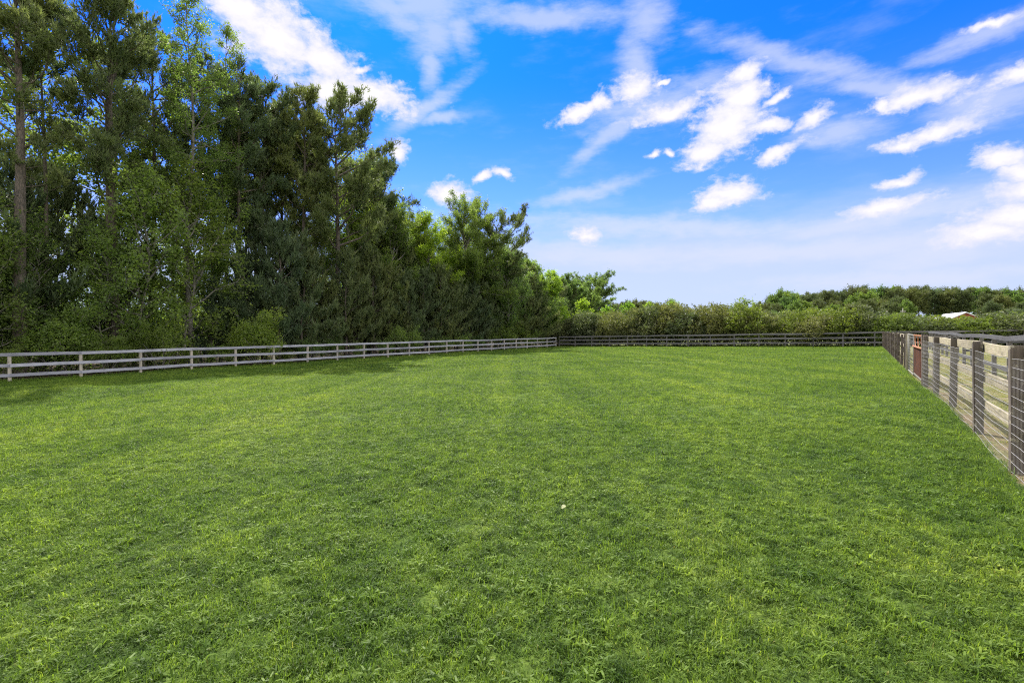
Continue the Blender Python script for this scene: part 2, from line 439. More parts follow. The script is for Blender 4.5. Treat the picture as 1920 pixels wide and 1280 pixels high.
# ground
m, t, p = principled('ground_cover')
geo = t.new('ShaderNodeNewGeometry'); pos = geo.outputs['Position']
lawn = lawn_color(t, pos)
lawn = t.mix(t.smooth(t.noise(pos, 26, 5, 0.7), 0.35, 0.65), t.mix(1.0, lawn, (0.55, 0.55, 0.5), 'MULTIPLY'), lawn)
udot = t.vmath('DOT_PRODUCT', pos, (RN.x, RN.y, 0), out=1)
u0 = RS.x * RN.x + RS.y * RN.y
pn = t.noise(pos, 0.9, 6, 0.7); pn2 = t.noise(pos, 7, 6, 0.7)
padd = t.ramp(t.math('ADD', t.math('MULTIPLY', pn, 0.65), t.math('MULTIPLY', pn2, 0.35)), [(0.36, (0.27, 0.22, 0.155)), (0.46, (0.21, 0.19, 0.10)), (0.56, (0.15, 0.17, 0.06)), (0.70, (0.20, 0.23, 0.08))])
dirt = t.mix(t.smooth(pn2, 0.35, 0.65), (0.10, 0.065, 0.04), (0.24, 0.17, 0.11))
strip = t.smooth(t.math('SUBTRACT', udot, u0 - 0.02), 0.0, 0.6, 1.0, 0.0)
padd = t.mix(t.math('MULTIPLY', strip, t.smooth(pn, 0.35, 0.6, 1.0, 0.4)), padd, dirt)
isr = t.smooth(t.math('ADD', udot, t.math('MULTIPLY', t.math('SUBTRACT', pn2, 0.5), 0.12)), u0 - 0.10, u0 - 0.02)
ldot = t.vmath('DOT_PRODUCT', pos, (LN.x, LN.y, 0), out=1)
l0 = LS.x * LN.x + LS.y * LN.y
isl = t.smooth(ldot, l0 + 0.1, l0 + 0.7)
litter = t.mix(t.smooth(t.noise(pos, 5, 6, 0.75), 0.35, 0.65), (0.03, 0.025, 0.017), (0.085, 0.062, 0.040))
bdot = t.vmath('DOT_PRODUCT', pos, (BN.x, BN.y, 0), out=1)
b0 = BS.x * BN.x + BS.y * BN.y
isb = t.smooth(bdot, b0 + 0.2, b0 + 1.2)
meadow = t.mix(t.smooth(pn, 0.4, 0.6), (0.10, 0.13, 0.04), (0.16, 0.17, 0.06))
c = t.mix(isr, lawn, padd)
c = t.mix(isb, c, meadow)
c = t.mix(isl, c, litter)
t.put(p.inputs['Base Color'], c); p.inputs['Roughness'].default_value = 0.95; p.inputs['Specular IOR Level'].default_value = 0.1
bp = t.new('ShaderNodeBump'); bp.inputs['Strength'].default_value = 0.8; bp.inputs['Distance'].default_value = 0.05
t.put(bp.inputs['Height'], t.noise(pos, 18, 6, 0.75)); t.put(p.inputs['Normal'], bp.outputs[0])
M['ground'] = m

def blade_mat(name, mode):
    m = bpy.data.materials.new(name); m.use_nodes = True
    t = NT(m.node_tree)
    geo = t.new('ShaderNodeNewGeometry'); pos = geo.outputs['Position']
    at = t.new('ShaderNodeAttribute', attribute_name='tint')
    if mode == 'lawn':
        c = lawn_color(t, pos)
        c = t.mix(1.0, c, t.ramp(at.outputs['Fac'], [(0.0, (0.45, 0.55, 0.55)), (0.4, (0.9, 0.95, 0.9)), (0.8, (1.4, 1.35, 1.2)), (0.95, (1.9, 1.55, 1.5)), (0.97, (2.1, 1.35, 2.2)), (1.0, (2.3, 1.5, 2.4))]), 'MULTIPLY')
        # blades near the soil and near the bay edge of the field grow paler
    else:
        c = t.ramp(at.outputs['Fac'], [(0.0, (0.10, 0.13, 0.035)), (0.4, (0.17, 0.20, 0.06)), (0.7, (0.28, 0.25, 0.12)), (1.0, (0.38, 0.31, 0.18))])
    p = t.new('ShaderNodeBsdfPrincipled'); t.put(p.inputs['Base Color'], c)
    p.inputs['Roughness'].default_value = 0.5; p.inputs['Specular IOR Level'].default_value = 0.14
    tb = t.new('ShaderNodeBsdfTranslucent'); t.put(tb.inputs[0], t.mix(1.0, c, (2.0, 2.0, 1.0), 'MULTIPLY'))
    mx = t.new('ShaderNodeMixShader'); mx.inputs[0].default_value = 0.42
    t.l.new(p.outputs[0], mx.inputs[1]); t.l.new(tb.outputs[0], mx.inputs[2])
    o = t.new('ShaderNodeOutputMaterial'); t.l.new(mx.outputs[0], o.inputs[0])
    return m
M['blade'] = blade_mat('lawn_blades', 'lawn')
M['dryblade'] = blade_mat('paddock_blades', 'dry')

# ------------------------------------------------------------------ ground sheet
def axis(lo, hi, step, far):
    a = list(np.arange(lo, hi + 1e-6, step)); d = step; x = hi
    while x < far: d *= 1.35; x += d; a.append(x)
    d = step; x = lo; pre = []
    while x > -far: d *= 1.35; x -= d; pre.append(x)
    return np.array(pre[::-1] + a)
gx = axis(-50, 62, 0.7, 1800); gy = axis(-8, 95, 0.7, 1800)
X, Y = np.meshgrid(gx, gy); Z = terrain(X, Y)
nx, ny = len(gx), len(gy)
ii = (np.arange(ny - 1)[:, None] * nx + np.arange(nx - 1)[None, :]).ravel()
quads = np.stack([ii, ii + 1, ii + nx + 1, ii + nx], 1)
gm = new_mesh('ground', np.stack([X.ravel(), Y.ravel(), Z.ravel()], 1), quads.ravel(), np.full(len(quads), 4), [M['ground']], smooth=True)
tag(ob('ground', gm), kind='structure')

# ------------------------------------------------------------------ fences
rnd = random.Random(5)
def frame(p0, p1):
    """matrix with local x along p0->p1, z up-ish, origin p0"""
    p0 = Vector(p0); p1 = Vector(p1)
    x = (p1 - p0).normalized(); y = Vector((0, 0, 1)).cross(x).normalized(); z = x.cross(y)
    return Matrix(((x.x, y.x, z.x, p0.x), (x.y, y.y, z.y, p0.y), (x.z, y.z, z.z, p0.z), (0, 0, 0, 1)))

def post_mesh(name, wd, h, mat, seed, slant=0.0):
    r = random.Random(seed); b = MB(); hw = wd / 2; e = 0.006
    V = []
    for z, k in ((-0.25, 0), (0.0, 0), (h * 0.5, 0), (h - 0.008, 0), (h, e)):
        jx = r.uniform(-.004, .004); jy = r.uniform(-.004, .004)
        for (sx, sy) in ((-1, -1), (1, -1), (1, 1), (-1, 1)):
            zz = z + (slant * sx if z > h - 0.02 else 0)
            V.append((sx * (hw - k) + jx, sy * (hw - k) + jy, zz))
    Fs = []
    for rr in range(4):
        for c in range(4):
            a = rr * 4 + c; bb = rr * 4 + (c + 1) % 4
            Fs.append((a, bb, bb + 4, a + 4))
    Fs.append((16, 17, 18, 19)); Fs.append((3, 2, 1, 0))
    b.add(V, Fs)
    return b.mesh(name, mat)
def rail_mesh(name, L, wd, th, mat, seed, warp=0.012):
    """board along +x, face in xz-plane, thickness in y, top edge at z=0"""
    r = random.Random(seed); n = 8; V = []; Fs = []
    ph = r.uniform(0, 6)
    for i in range(n + 1):
        x = L * i / n
        dz = warp * math.sin(ph + 3.0 * i / n) * math.sin(math.pi * i / n); dy = 0.5 * warp * math.sin(ph * 2 + 4.0 * i / n) * math.sin(math.pi * i / n)
        w2 = wd + r.uniform(-.003, .003); c = 0.004
        for (yy, zz) in ((-th / 2, -w2 + c), (-th / 2 + c, -w2), (th / 2 - c, -w2), (th / 2, -w2 + c), (th / 2, -c), (th / 2 - c, 0), (-th / 2 + c, 0), (-th / 2, -c)):
            V.append((x, yy + dy, zz + dz))
    for i in range(n):
        for k in range(8):
            a = i * 8 + k; b2 = i * 8 + (k + 1) % 8
            Fs.append((a, a + 8, b2 + 8, b2))
    Fs.append(tuple(range(8))); Fs.append(tuple(n * 8 + k for k in reversed(range(8))))
    b = MB(); b.add(V, Fs); return b.mesh(name, mat)

def rail_fence(P0, d, npost, sp, label, tops, wd, post_h, pw, mats, side, zoff=0.0, name='rail_fence', bays=2, seed=1, ripple=0.008, two=False):
    """posts every sp along d; rails span `bays` bays on the side `side` (+1 left of d)"""
    r = random.Random(seed)
    root = empty(name, (P0.x, P0.y, tz(P0.x, P0.y) + zoff)); base = root.location.copy()
    tag(root, label, 'fence')
    ang = math.atan2(d.y, d.x); nrm = Vector((-d.y, d.x)) * side
    pm = [post_mesh('post', pw, post_h, mats[1], seed * 7 + i, r.uniform(-.006, .006)) for i in range(4)]
    for i in range(npost):
        q = P0 + d * sp * i
        o = ob('post', pm[r.randrange(4)], root)
        o.rotation_euler = (r.gauss(0, .006), r.gauss(0, .006), ang + r.gauss(0, .01))
        o.location = Vector((q.x, q.y, tz(q.x, q.y) + zoff + r.uniform(-.012, .012))) - base
    L = sp * bays
    rm = [rail_mesh('rail', L - 0.006, wd, 0.026, mats[0], seed * 11 + i) for i in range(5)]
    off = nrm * (pw / 2 + 0.0145)
    for j, zt in enumerate(tops):
        i = -(j % 2) * (bays // 2) if bays > 1 else 0
        while i < npost - 1:
            a = max(i, 0); b = min(i + bays, npost - 1)
            if b <= a: i += bays; continue
            qa = P0 + d * sp * a + off; qb = P0 + d * sp * b + off
            za = tz(qa.x - off.x, qa.y - off.y) + zt + zoff + r.gauss(0, ripple); zb = tz(qb.x - off.x, qb.y - off.y) + zt + zoff + r.gauss(0, ripple)
            o = ob('rail', rm[r.randrange(5)] if b - a == bays else rail_mesh('rail', (b - a) * sp - 0.006, wd, 0.026, mats[0], r.randrange(999)), root,
                   frame(Vector((qa.x, qa.y, za)) - base, Vector((qb.x, qb.y, zb)) - base))
            i += bays
    return root

SP = 2.44
# left fence: from well outside the frame to the back corner
nl0 = 7
P0 = LS - LD * SP * nl0
rail_fence(P0, LD, nl0 + 22, SP, 'long pale grey three-rail fence along the dark wood on the left', (1.26, 0.795, 0.34), 0.14, 1.235, 0.11,
           (M['rail_grey'], M['post_grey']), -1, seed=2, ripple=0.010)
# back fence
rail_fence(BS, BDV, 20, 2.43, 'dark weathered three-rail fence across the far end in front of the hedge', (1.39, 0.93, 0.47), 0.155, 1.36, 0.11,
           (M['rail_dark'], M['post_dark']), -1, seed=3)

# right fence: posts on the lawn side, boards behind them, welded wire on the posts' lawn face
def TOP(s): return 1.43 - 0.0012 * max(s, 0)
def right_fence(s0, s1posts, label, wire, seed):
    r = random.Random(seed)
    q0 = RS + RD * s1posts[0]
    root = empty('board_and_wire_fence' if wire else 'board_fence', (q0.x, q0.y, 0)); base = root.location.copy(); tag(root, label, 'fence')
    ang = math.atan2(RD.y, RD.x); PW = 0.105
    pm = [post_mesh('post', PW, 1.435, M['post_brown'], seed * 5 + i, r.uniform(-.02, .01)) for i in range(4)]
    for s in s1posts:
        q = RS + RD * s
        o = ob('post', pm[r.randrange(4)], root); o.rotation_euler = (r.gauss(0, .008), r.gauss(0, .008), ang + r.gauss(0, .02))
        o.location = Vector((q.x, q.y, TOP(s) - 1.435 + r.uniform(-.018, .012))) - base
    for j, zt in enumerate((1.43, 1.005, 0.585)):
        for a, b in zip(s1posts[:-1], s1posts[1:]):
            if b - a > 2.6: continue
            off = RN * (PW / 2 + 0.018)
            qa = RS + RD * a + off; qb = RS + RD * b + off
            za = TOP(a) - 1.43 + zt + r.gauss(0, .008); zb = TOP(b) - 1.43 + zt + r.gauss(0, .008)
            ob('board', rail_mesh('board', b - a - 0.004, 0.14, 0.032, M['board_tan'], r.randrange(9999)), root,
               frame(Vector((qa.x, qa.y, za)) - base, Vector((qb.x, qb.y, zb)) - base))
    if wire:
        a, b = s1posts[0], s1posts[-1]
        mb = MB(); off = -RN * (PW / 2 + 0.004)
        n = int((b - a) / 0.4); zs = [0.02 + 0.1045 * i for i in range(13)]
        for kz, z in enumerate(zs):
            pts = []
            for i in range(n + 1):
                q = RS + RD * (a + (b - a) * i / n) + off + RN * 0.012 * math.sin(i * 0.9)
                sag = 0.006 * math.sin(i * 0.7 + kz) + 0.004 * math.sin(i * 2.3 + kz * 2)
                gz = tz(q.x, q.y) + 0.03; pts.append(Vector((q.x, q.y, gz + (1.30 - gz) * kz / 12 + sag)) - base)
            mb.tube(pts, [0.0021] * len(pts), 4)
        ob('wire_strand', mb.mesh('wire_strands', M['wire']), root)['kind'] = 'stuff'
        mb = MB(); s = a
        while s < b:
            q = RS + RD * s + off + RN * 0.012 * math.sin((s - a) / (b - a) * n * 0.9)
            gz = tz(q.x, q.y) + 0.03; mb.tube([Vector((q.x, q.y, z)) - base for z in (gz, 0.65, 1.30)], [0.0010] * 3, 3)
            s += 0.052
        ob('upright_wire', mb.mesh('upright_wires', M['wire']), root)['kind'] = 'stuff'
    return root
near_posts = [-9.76, -7.32, -4.88, -2.44, 0.0, 2.2, 4.75, 7.35, 9.75]
right_fence(0, near_posts, 'near right fence with mossy tan boards, brown posts and wire mesh', True, 1)
# beyond the gate
gs0, gs1, gs2 = 10.15, 13.5, 16.1
far_posts = [17.8 + 2.44 * i for i in range(13)]
far_posts = [s for s in far_posts if s < 48.5]
right_fence(0, far_posts, 'far stretch of right fence with close dark posts running to the back corner', False, 4)

# gate with a rusted steel panel, and the wire gate leaf beside it
g0 = RS + RD * gs0; g1 = RS + RD * gs1; g2 = RS + RD * gs2
root = empty('metal_gate', (g0.x, g0.y, tz(g0.x, g0.y)), math.atan2(RD.y, RD.x)); tag(root, 'rust-brown steel gate with solid lower panel in the right fence', 'gate')
L = gs1 - gs0
mb = MB(); mb.box(0.03, L - 0.03, -0.006, 0.006, 0.14, 1.0); 
for i in range(9): mb.box(0.2 + i * (L - 0.4) / 8 - 0.02, 0.2 + i * (L - 0.4) / 8 + 0.02, 0.0055, 0.02, 0.15, 0.99)
ob('steel_panel', mb.mesh('steel_panel', M['rust']), root)
mb = MB()
for (x0, x1) in ((0, 0.045), (L - 0.045, L)): mb.box(x0, x1, -0.022, 0.022, 0.08, 1.42, 0.004)
mb.box(0.045, L - 0.045, -0.02, 0.02, 0.09, 0.13)
ob('frame_tube', mb.mesh('frame_tube', M['frame']), root)
mb = MB(); mb.tube([(0.045, 0.03, 1.03), (L - 0.045, 0.03, 1.03)], [0.032] * 2, 10, True)
ob('middle_bar', mb.mesh('middle_bar', M['rust_bar'], True), root)
mb = MB(); mb.box(0.045, L - 0.045, -0.02, 0.02, 1.375, 1.415, 0.004)
ob('top_bar', mb.mesh('top_bar', M['rust_bar']), root)
for xa in (0.6, 1.7, 2.75):
    mb = MB(); mb.tube([(xa, 0, 1.05), (xa + 0.22, 0, 1.2), (xa + 0.18, 0, 1.38)], [0.016] * 3, 6); ob('brace', mb.mesh('brace', M['rust_bar']), root)
for zz in (0.35, 1.2):
    mb = MB(); mb.box(L - 0.05, L + 0.10, -0.035, -0.023, zz, zz + 0.05); mb.tube([(L + 0.02, -0.03, zz - 0.03), (L + 0.02, -0.03, zz + 0.08)], [0.014] * 2, 8, True)
    ob('hinge', mb.mesh('hinge', M['frame']), root)
mb = MB(); mb.box(-0.08, 0.09, -0.04, -0.024, 1.06, 1.10); mb.tube([(0.05, -0.045, 1.0), (0.05, -0.045, 1.16)], [0.011] * 2, 8, True); ob('latch', mb.mesh('latch', M['wire']), root)
mb = MB()
for i in range(16):
    cz_ = 1.05 - 0.022 * i; cx_ = -0.05 - 0.05 * math.sin(i / 15 * math.pi)
    rr = [(cx_ + 0.010 * math.cos(a_) * (1 if i % 2 else 0.3), -0.06 + 0.010 * math.cos(a_) * (0.3 if i % 2 else 1), cz_ + 0.016 * math.sin(a_)) for a_ in [k_ * math.pi / 4 for k_ in range(9)]]
    mb.tube(rr, [0.0028] * 9, 4)
ob('chain', mb.mesh('chain', M['wire']), root)
root = empty('wire_gate', (g1.x, g1.y, tz(g1.x, g1.y)), math.atan2(RD.y, RD.x)); tag(root, 'narrow wire mesh gate leaf with pale frame beside the rusty gate', 'gate')
L = gs2 - gs1 - 0.04
mb = MB()
for x in (0.04, L): mb.tube([(x, 0, 0.05), (x, 0, 1.44)], [0.024] * 2, 8, True)
for z in (0.08, 1.42): mb.tube([(0.04, 0, z), (L, 0, z)], [0.022] * 2, 8)
ob('frame_tube', mb.mesh('frame_tube', M['frame'], True), root)
mb = MB()
for i in range(1, 13): mb.tube([(0.04, 0, 0.08 + i * 0.103), (L, 0, 0.08 + i * 0.103)], [0.003] * 2, 4)
for i in range(1, 24): mb.tube([(0.04 + i * (L - 0.04) / 24, 0.006, 0.08), (0.04 + i * (L - 0.04) / 24, 0.006, 1.42)], [0.0014] * 2, 3)
wm = ob('wire_mesh', mb.mesh('wire_mesh', M['wire']), root); wm['kind'] = 'stuff'
for s_, lab in ((gs0 - 0.14, 'thick brown gate post where the wire mesh ends'), (gs2 + 0.16, 'pale timber gate post at the far side of the wire gate')):
    q = RS + RD * s_
    o = ob('gate_post', post_mesh('gate_post', 0.13, 1.45, M['post_brown'] if s_ < 12 else M['board_tan'], 77), loc=(q.x, q.y, tz(q.x, q.y)))
    o.rotation_euler = (0, 0, math.atan2(RD.y, RD.x)); tag(o, lab, 'post')
# lane fence and paddock divider beyond
LF0 = Vector((3.738 + 0.77 * 4.0, 4.0)); LFD = Vector((0.77, 1.0)).normalized()
rail_fence(LF0 - LFD * 6.88, LFD, 21, 2.44, 'dark grey plank fence on the far side of the narrow lane at right', (1.46, 1.0, 0.55), 0.14, 1.44, 0.11,
           (M['rail_black'], M['post_dark']), 1, seed=6, zoff=-0.06)
PD0 = Vector((24.9, 26.4))
rail_fence(PD0, BDV, 8, 2.44, 'low dark rail fence dividing the far paddock at the right edge', (1.06, 0.62), 0.14, 1.08, 0.10,
           (M['rail_black'], M['post_dark']), -1, seed=8, zoff=-0.15)

# ------------------------------------------------------------------ plants
def nrm(a): return a / np.maximum(np.linalg.norm(a, axis=-1, keepdims=True), 1e-9)
class Plant:
    def __init__(s, seed):
        s.g = np.random.default_rng(seed)
        s.wood = []          # (points, radii, nsides)
        s.P = []; s.D = []; s.S = []     # shoots
    def limb(s, p, d, L, r0, r1, nseg=5, up=0.0, wob=0.15, sides=4):
        p = np.array(p, float); d = nrm(np.array(d, float)); pts = [p.copy()]; step = L / nseg
        for i in range(nseg):
            d = nrm(d + s.g.normal(0, wob, 3) + np.array([0, 0, up]) / nseg)
            p = p + d * step; pts.append(p.copy())
        pts = np.array(pts); s.wood.append((pts, np.linspace(r0, r1, nseg + 1), sides))
        return pts
    def at(s, pts, t):
        x = t * (len(pts) - 1); i = min(int(x), len(pts) - 2); f = x - i
        return pts[i] * (1 - f) + pts[i + 1] * f, nrm(pts[i + 1] - pts[i])
    def shoot(s, p, d, sc=1.0): s.P.append(p); s.D.append(d); s.S.append(sc)
    def wood_mesh(s, name, mat, zs=1.0):
        V = []; L = []; n0 = 0
        for pts, rad, n in s.wood:
            m = len(pts); tang = nrm(np.gradient(pts, axis=0))
            ref = np.where(np.abs(tang[:, :1]) < 0.8, np.array([[1., 0, 0]]), np.array([[0, 1., 0]]))
            a = nrm(np.cross(tang, ref)); b = np.cross(tang, a)
            th = np.arange(n) * 2 * np.pi / n
            ring = pts[:, None] + rad[:, None, None] * (a[:, None] * np.cos(th)[None, :, None] + b[:, None] * np.sin(th)[None, :, None])
            V.append(ring.reshape(-1, 3))
            i = np.arange(m - 1)[:, None] * n; k = np.arange(n)[None]; k2 = (k + 1) % n
            L.append(np.stack([i + k, i + n + k, i + n + k2, i + k2], -1).reshape(-1, 4) + n0)
            n0 += m * n
        V = np.concatenate(V); L = np.concatenate(L)
        return new_mesh(name, V, L.ravel(), np.full(len(L), 4), [mat], smooth=True)
    def needle_mesh(s, name, mat, n=8, length=0.2, width=0.02, spread=0.8):
        g = s.g; P = np.repeat(np.array(s.P), n, 0); Dd = np.repeat(nrm(np.array(s.D)), n, 0); S = np.repeat(np.array(s.S), n)[:, None]
        tint0 = np.repeat(g.random(len(s.P)), n)
        d = nrm(Dd + g.normal(0, spread * 0.6, P.shape)); side = nrm(np.cross(d, g.normal(0, 1, P.shape)))
        Ln = length * S * g.uniform(0.7, 1.2, (len(P), 1)); st = P - Dd * length * S * g.uniform(0, 0.9, (len(P), 1))
        A = st - side * width * 0.5; B = st + side * width * 0.5; C = st + d * Ln
        V = np.stack([A, B, C], 1).reshape(-1, 3)
        return new_mesh(name, V, np.arange(len(V)), np.full(len(P), 3), [mat], tint=np.clip(tint0 * 0.8 + g.random(len(P)) * 0.2, 0, 1))
    def leaf_mesh(s, name, mat, n=12, size=0.12, scatter=0.25, aspect=0.75, flat=0.5, up=None):
        g = s.g; P = np.repeat(np.array(s.P), n, 0); Dd = np.repeat(nrm(np.array(s.D)), n, 0)
        S = np.repeat(np.array(s.S), n)[:, None]
        tint0 = np.repeat(g.random(len(s.P)), n)
        c = P + g.normal(0, scatter * 0.55, P.shape) * S
        d = nrm(Dd * 0.5 + g.normal(0, 0.8, P.shape) * np.array([1, 1, 0.7]) + np.array([0, 0, -0.15]))
        nn = nrm(g.normal(0, 1, P.shape) * (1 - flat) + np.array([0, 0, 1.0]) * flat)
        side = nrm(np.cross(d, nn)); Ln = size * g.uniform(0.65, 1.25, (len(P), 1))
        A = c; B = c + d * Ln * 0.5 + side * Ln * aspect * 0.5; C = c + d * Ln; E = c + d * Ln * 0.5 - side * Ln * aspect * 0.5
        V = np.stack([A, B, C, E], 1).reshape(-1, 3)
        return new_mesh(name, V, np.arange(len(V)), np.full(len(P), 4), [mat], tint=np.clip(tint0 * 0.6 + g.random(len(P)) * 0.4, 0, 1))

def tall_pine(seed, H=22, cb=0.5, Rr=3.2, r0=0.19, nb=56, lean=(0, 0), bias=(0, 0), stubs=10, two=False, dens=1.0, prof=None, needles=8, el0=0.42):
    s = Plant(seed); g = s.g
    tr = []
    for i in range(15):
        t = i / 14
        tr.append([lean[0] * t * H + 0.12 * math.sin(seed + t * 5), lean[1] * t * H + 0.12 * math.cos(seed * 2 + t * 4), H * 0.95 * t - (0.3 if i == 0 else 0)])
    tr = np.array(tr); s.wood.append((tr, r0 * (1 - np.linspace(0, 1, 15) ** 1.3 * 0.93) + 0.05 * np.exp(-np.linspace(0, 1, 15) * 25), 9))
    if two:
        t2 = tr[:11].copy(); t2[:, 0] -= 0.42; t2[:, 0] += np.linspace(0, 0.15, 11); t2[:, 1] += 0.1
        s.wood.append((t2, np.linspace(r0 * 0.85, r0 * 0.3, 11), 8))
    for i in range(nb):
        tt = (i + g.random()) / nb; t = cb + (0.955 - cb) * tt ** 0.85
        p, _ = s.at(tr, min(t, 0.995))
        a = i * 2.4 + g.normal(0, 0.5)
        pr = prof(tt) if prof else max(0.5, (0.7 + 0.4 * math.sin(math.pi * tt)) * (1 - 0.35 * max(0, tt - 0.7) / 0.3))
        L = Rr * pr * g.uniform(0.6, 1.12)
        L *= 1 + 0.35 * (math.cos(a) * bias[0] + math.sin(a) * bias[1])
        el_ = el0 + 0.40 * tt + g.normal(0, 0.22)
        d = (math.cos(a) * math.cos(el_), math.sin(a) * math.cos(el_), math.sin(el_))
        br = s.limb(p, d, L, 0.012 + 0.014 * L, 0.008, 6, up=0.5, wob=0.17, sides=5)
        k = max(5, int(L * 6.5 * dens))
        for j in range(k):
            f = 0.48 + 0.52 * (j + g.random()) / k
            q, dd = s.at(br, min(f, 0.999))
            lat = nrm(np.cross(dd, [0, 0, 1.0])) * (1 if j % 2 else -1)
            td = nrm(dd * 0.5 + lat * g.uniform(0.1, 0.7) + g.normal(0, 0.45, 3) + np.array([0, 0, 0.15]))
            tl = g.uniform(0.35, 1.0) * (1.15 - 0.5 * f) * min(1.3, 0.4 + L / 3)
            tw = s.limb(q, td, tl, 0.010, 0.004, 3, up=0.5, wob=0.2, sides=3)
            for h in range(5):
                sp_, sdir = s.at(tw, min(0.999, 0.35 + 0.65 * (h + g.random()) / 5))
                s.shoot(sp_ + g.normal(0, 0.13, 3), nrm(sdir + np.array([0, 0, 0.55]) + g.normal(0, 0.35, 3)))
            s.shoot(tw[-1], nrm(tw[-1] - tw[-2] + np.array([0, 0, 0.1])), 1.15)
    for i in range(stubs):
        t = g.uniform(0.25, cb + 0.1); p, _ = s.at(tr, t); a = g.uniform(0, 6.3)
        br = s.limb(p, (math.cos(a), math.sin(a), g.uniform(-0.2, 0.4)), g.uniform(0.5, 2.2), 0.022, 0.006, 4, wob=0.22, sides=4)
        for h in range(3):
            q, dd = s.at(br, g.uniform(0.4, 0.95)); s.limb(q, dd + g.normal(0, .6, 3), g.uniform(0.2, 0.7), 0.008, 0.003, 2, wob=.2, sides=3)
    return s.wood_mesh('trunk', M['bark_pine']), s.needle_mesh('crown', M['pine'], needles, 0.30, 0.050, 0.70)

def young_pine(seed, H=8, Rr=2.0, nb=70):
    s = Plant(seed); g = s.g
    tr = np.array([[0.08 * math.sin(seed + i), 0.08 * math.cos(seed + i * 1.3), H * 0.97 * i / 8 - (0.2 if i == 0 else 0)] for i in range(9)])
    s.wood.append((tr, np.linspace(0.09, 0.012, 9), 6))
    for i in range(nb):
        tt = (i + g.random()) / nb; t = 0.04 + 0.95 * tt; p, _ = s.at(tr, t); a = i * 2.4 + g.normal(0, .4)
        L = (1.05 * Rr * (1 - tt) ** 0.6 * (0.8 + 0.3 * math.sin(seed + 5 * tt + a)) + 0.32) * g.uniform(0.55, 1.3); el_ = 0.2 + 0.55 * tt + g.normal(0, .12)
        br = s.limb(p, (math.cos(a) * math.cos(el_), math.sin(a) * math.cos(el_), math.sin(el_)), L, 0.02, 0.006, 5, up=0.55, wob=0.1, sides=3)
        k = max(3, int(L * 5.5))
        for j in range(k):
            f = 0.4 + 0.6 * (j + g.random()) / k; q, dd = s.at(br, min(f, .999))
            lat = nrm(np.cross(dd, [0, 0, 1.0])) * (1 if j % 2 else -1)
            td = nrm(dd * 0.5 + lat * g.uniform(0.2, 0.8) + np.array([0, 0, g.uniform(0.3, 0.9)])); tl = g.uniform(0.2, 0.6)
            for h in range(0, 5, 2):
                s.shoot(q + td * tl * (0.2 + 0.8 * h / 4) + g.normal(0, .05, 3), nrm(td + np.array([0, 0, 0.8]) + g.normal(0, .22, 3)), g.uniform(.6, 1.2))
        s.shoot(br[-1], nrm(br[-1] - br[-2] + np.array([0, 0, .6])), 1.3)
    return s.wood_mesh('trunk', M['bark_pine']), s.needle_mesh('crown', M['young'], 10, 0.32, 0.050, 0.52)

def broad_tree(seed, H=18, cb=0.3, Rr=3.5, r0=0.16, nb=42, leaf='gum', n=22, size=0.115, lean=(0, 0), bark='bark_grey', prof=None, upang=0.55, tw_den=4.2, bias=(0, 0)):
    s = Plant(seed); g = s.g
    tr = np.array([[lean[0] * H * i / 12 + 0.15 * math.sin(seed + i * .8), lean[1] * H * i / 12 + 0.15 * math.cos(seed + i * .7), H * 0.95 * i / 12 - (0.3 if i == 0 else 0)] for i in range(13)])
    s.wood.append((tr, r0 * (1 - np.linspace(0, 1, 13) * 0.92), 8))
    for i in range(nb):
        tt = (i + g.random()) / nb; t = cb + (1 - cb) * tt; p, _ = s.at(tr, min(t, .995)); a = i * 2.4 + g.normal(0, .6)
        pr = prof(tt) if prof else math.sin(math.pi * min(1, 0.22 + tt * 0.76)) ** 0.7
        L = max(0.6, Rr * pr * g.uniform(0.6, 1.15)) * (1 + 0.35 * (math.cos(a) * bias[0] + math.sin(a) * bias[1]))
        el_ = upang + 0.4 * tt + g.normal(0, .15)
        br = s.limb(p, (math.cos(a) * math.cos(el_), math.sin(a) * math.cos(el_), math.sin(el_)), L, 0.012 + 0.014 * L, 0.007, 6, up=0.1, wob=0.18, sides=4)
        k = max(4, int(L * tw_den))
        for j in range(k):
            f = 0.25 + 0.75 * (j + g.random()) / k; q, dd = s.at(br, min(f, .999))
            td = nrm(dd * 0.7 + g.normal(0, 0.6, 3) + np.array([0, 0, 0.15])); tl = g.uniform(0.35, 1.1) * (1.2 - 0.5 * f)
            tw = s.limb(q, td, tl, 0.008, 0.003, 3, wob=0.22, sides=3)
            for h in range(3): 
                sp_, sd_ = s.at(tw, 0.4 + 0.59 * h / 2); s.shoot(sp_, sd_, g.uniform(0.8, 1.3))
    return s.wood_mesh('trunk', M[bark]), s.leaf_mesh('crown', M[leaf], n, size, 0.24, 0.8, 0.45)

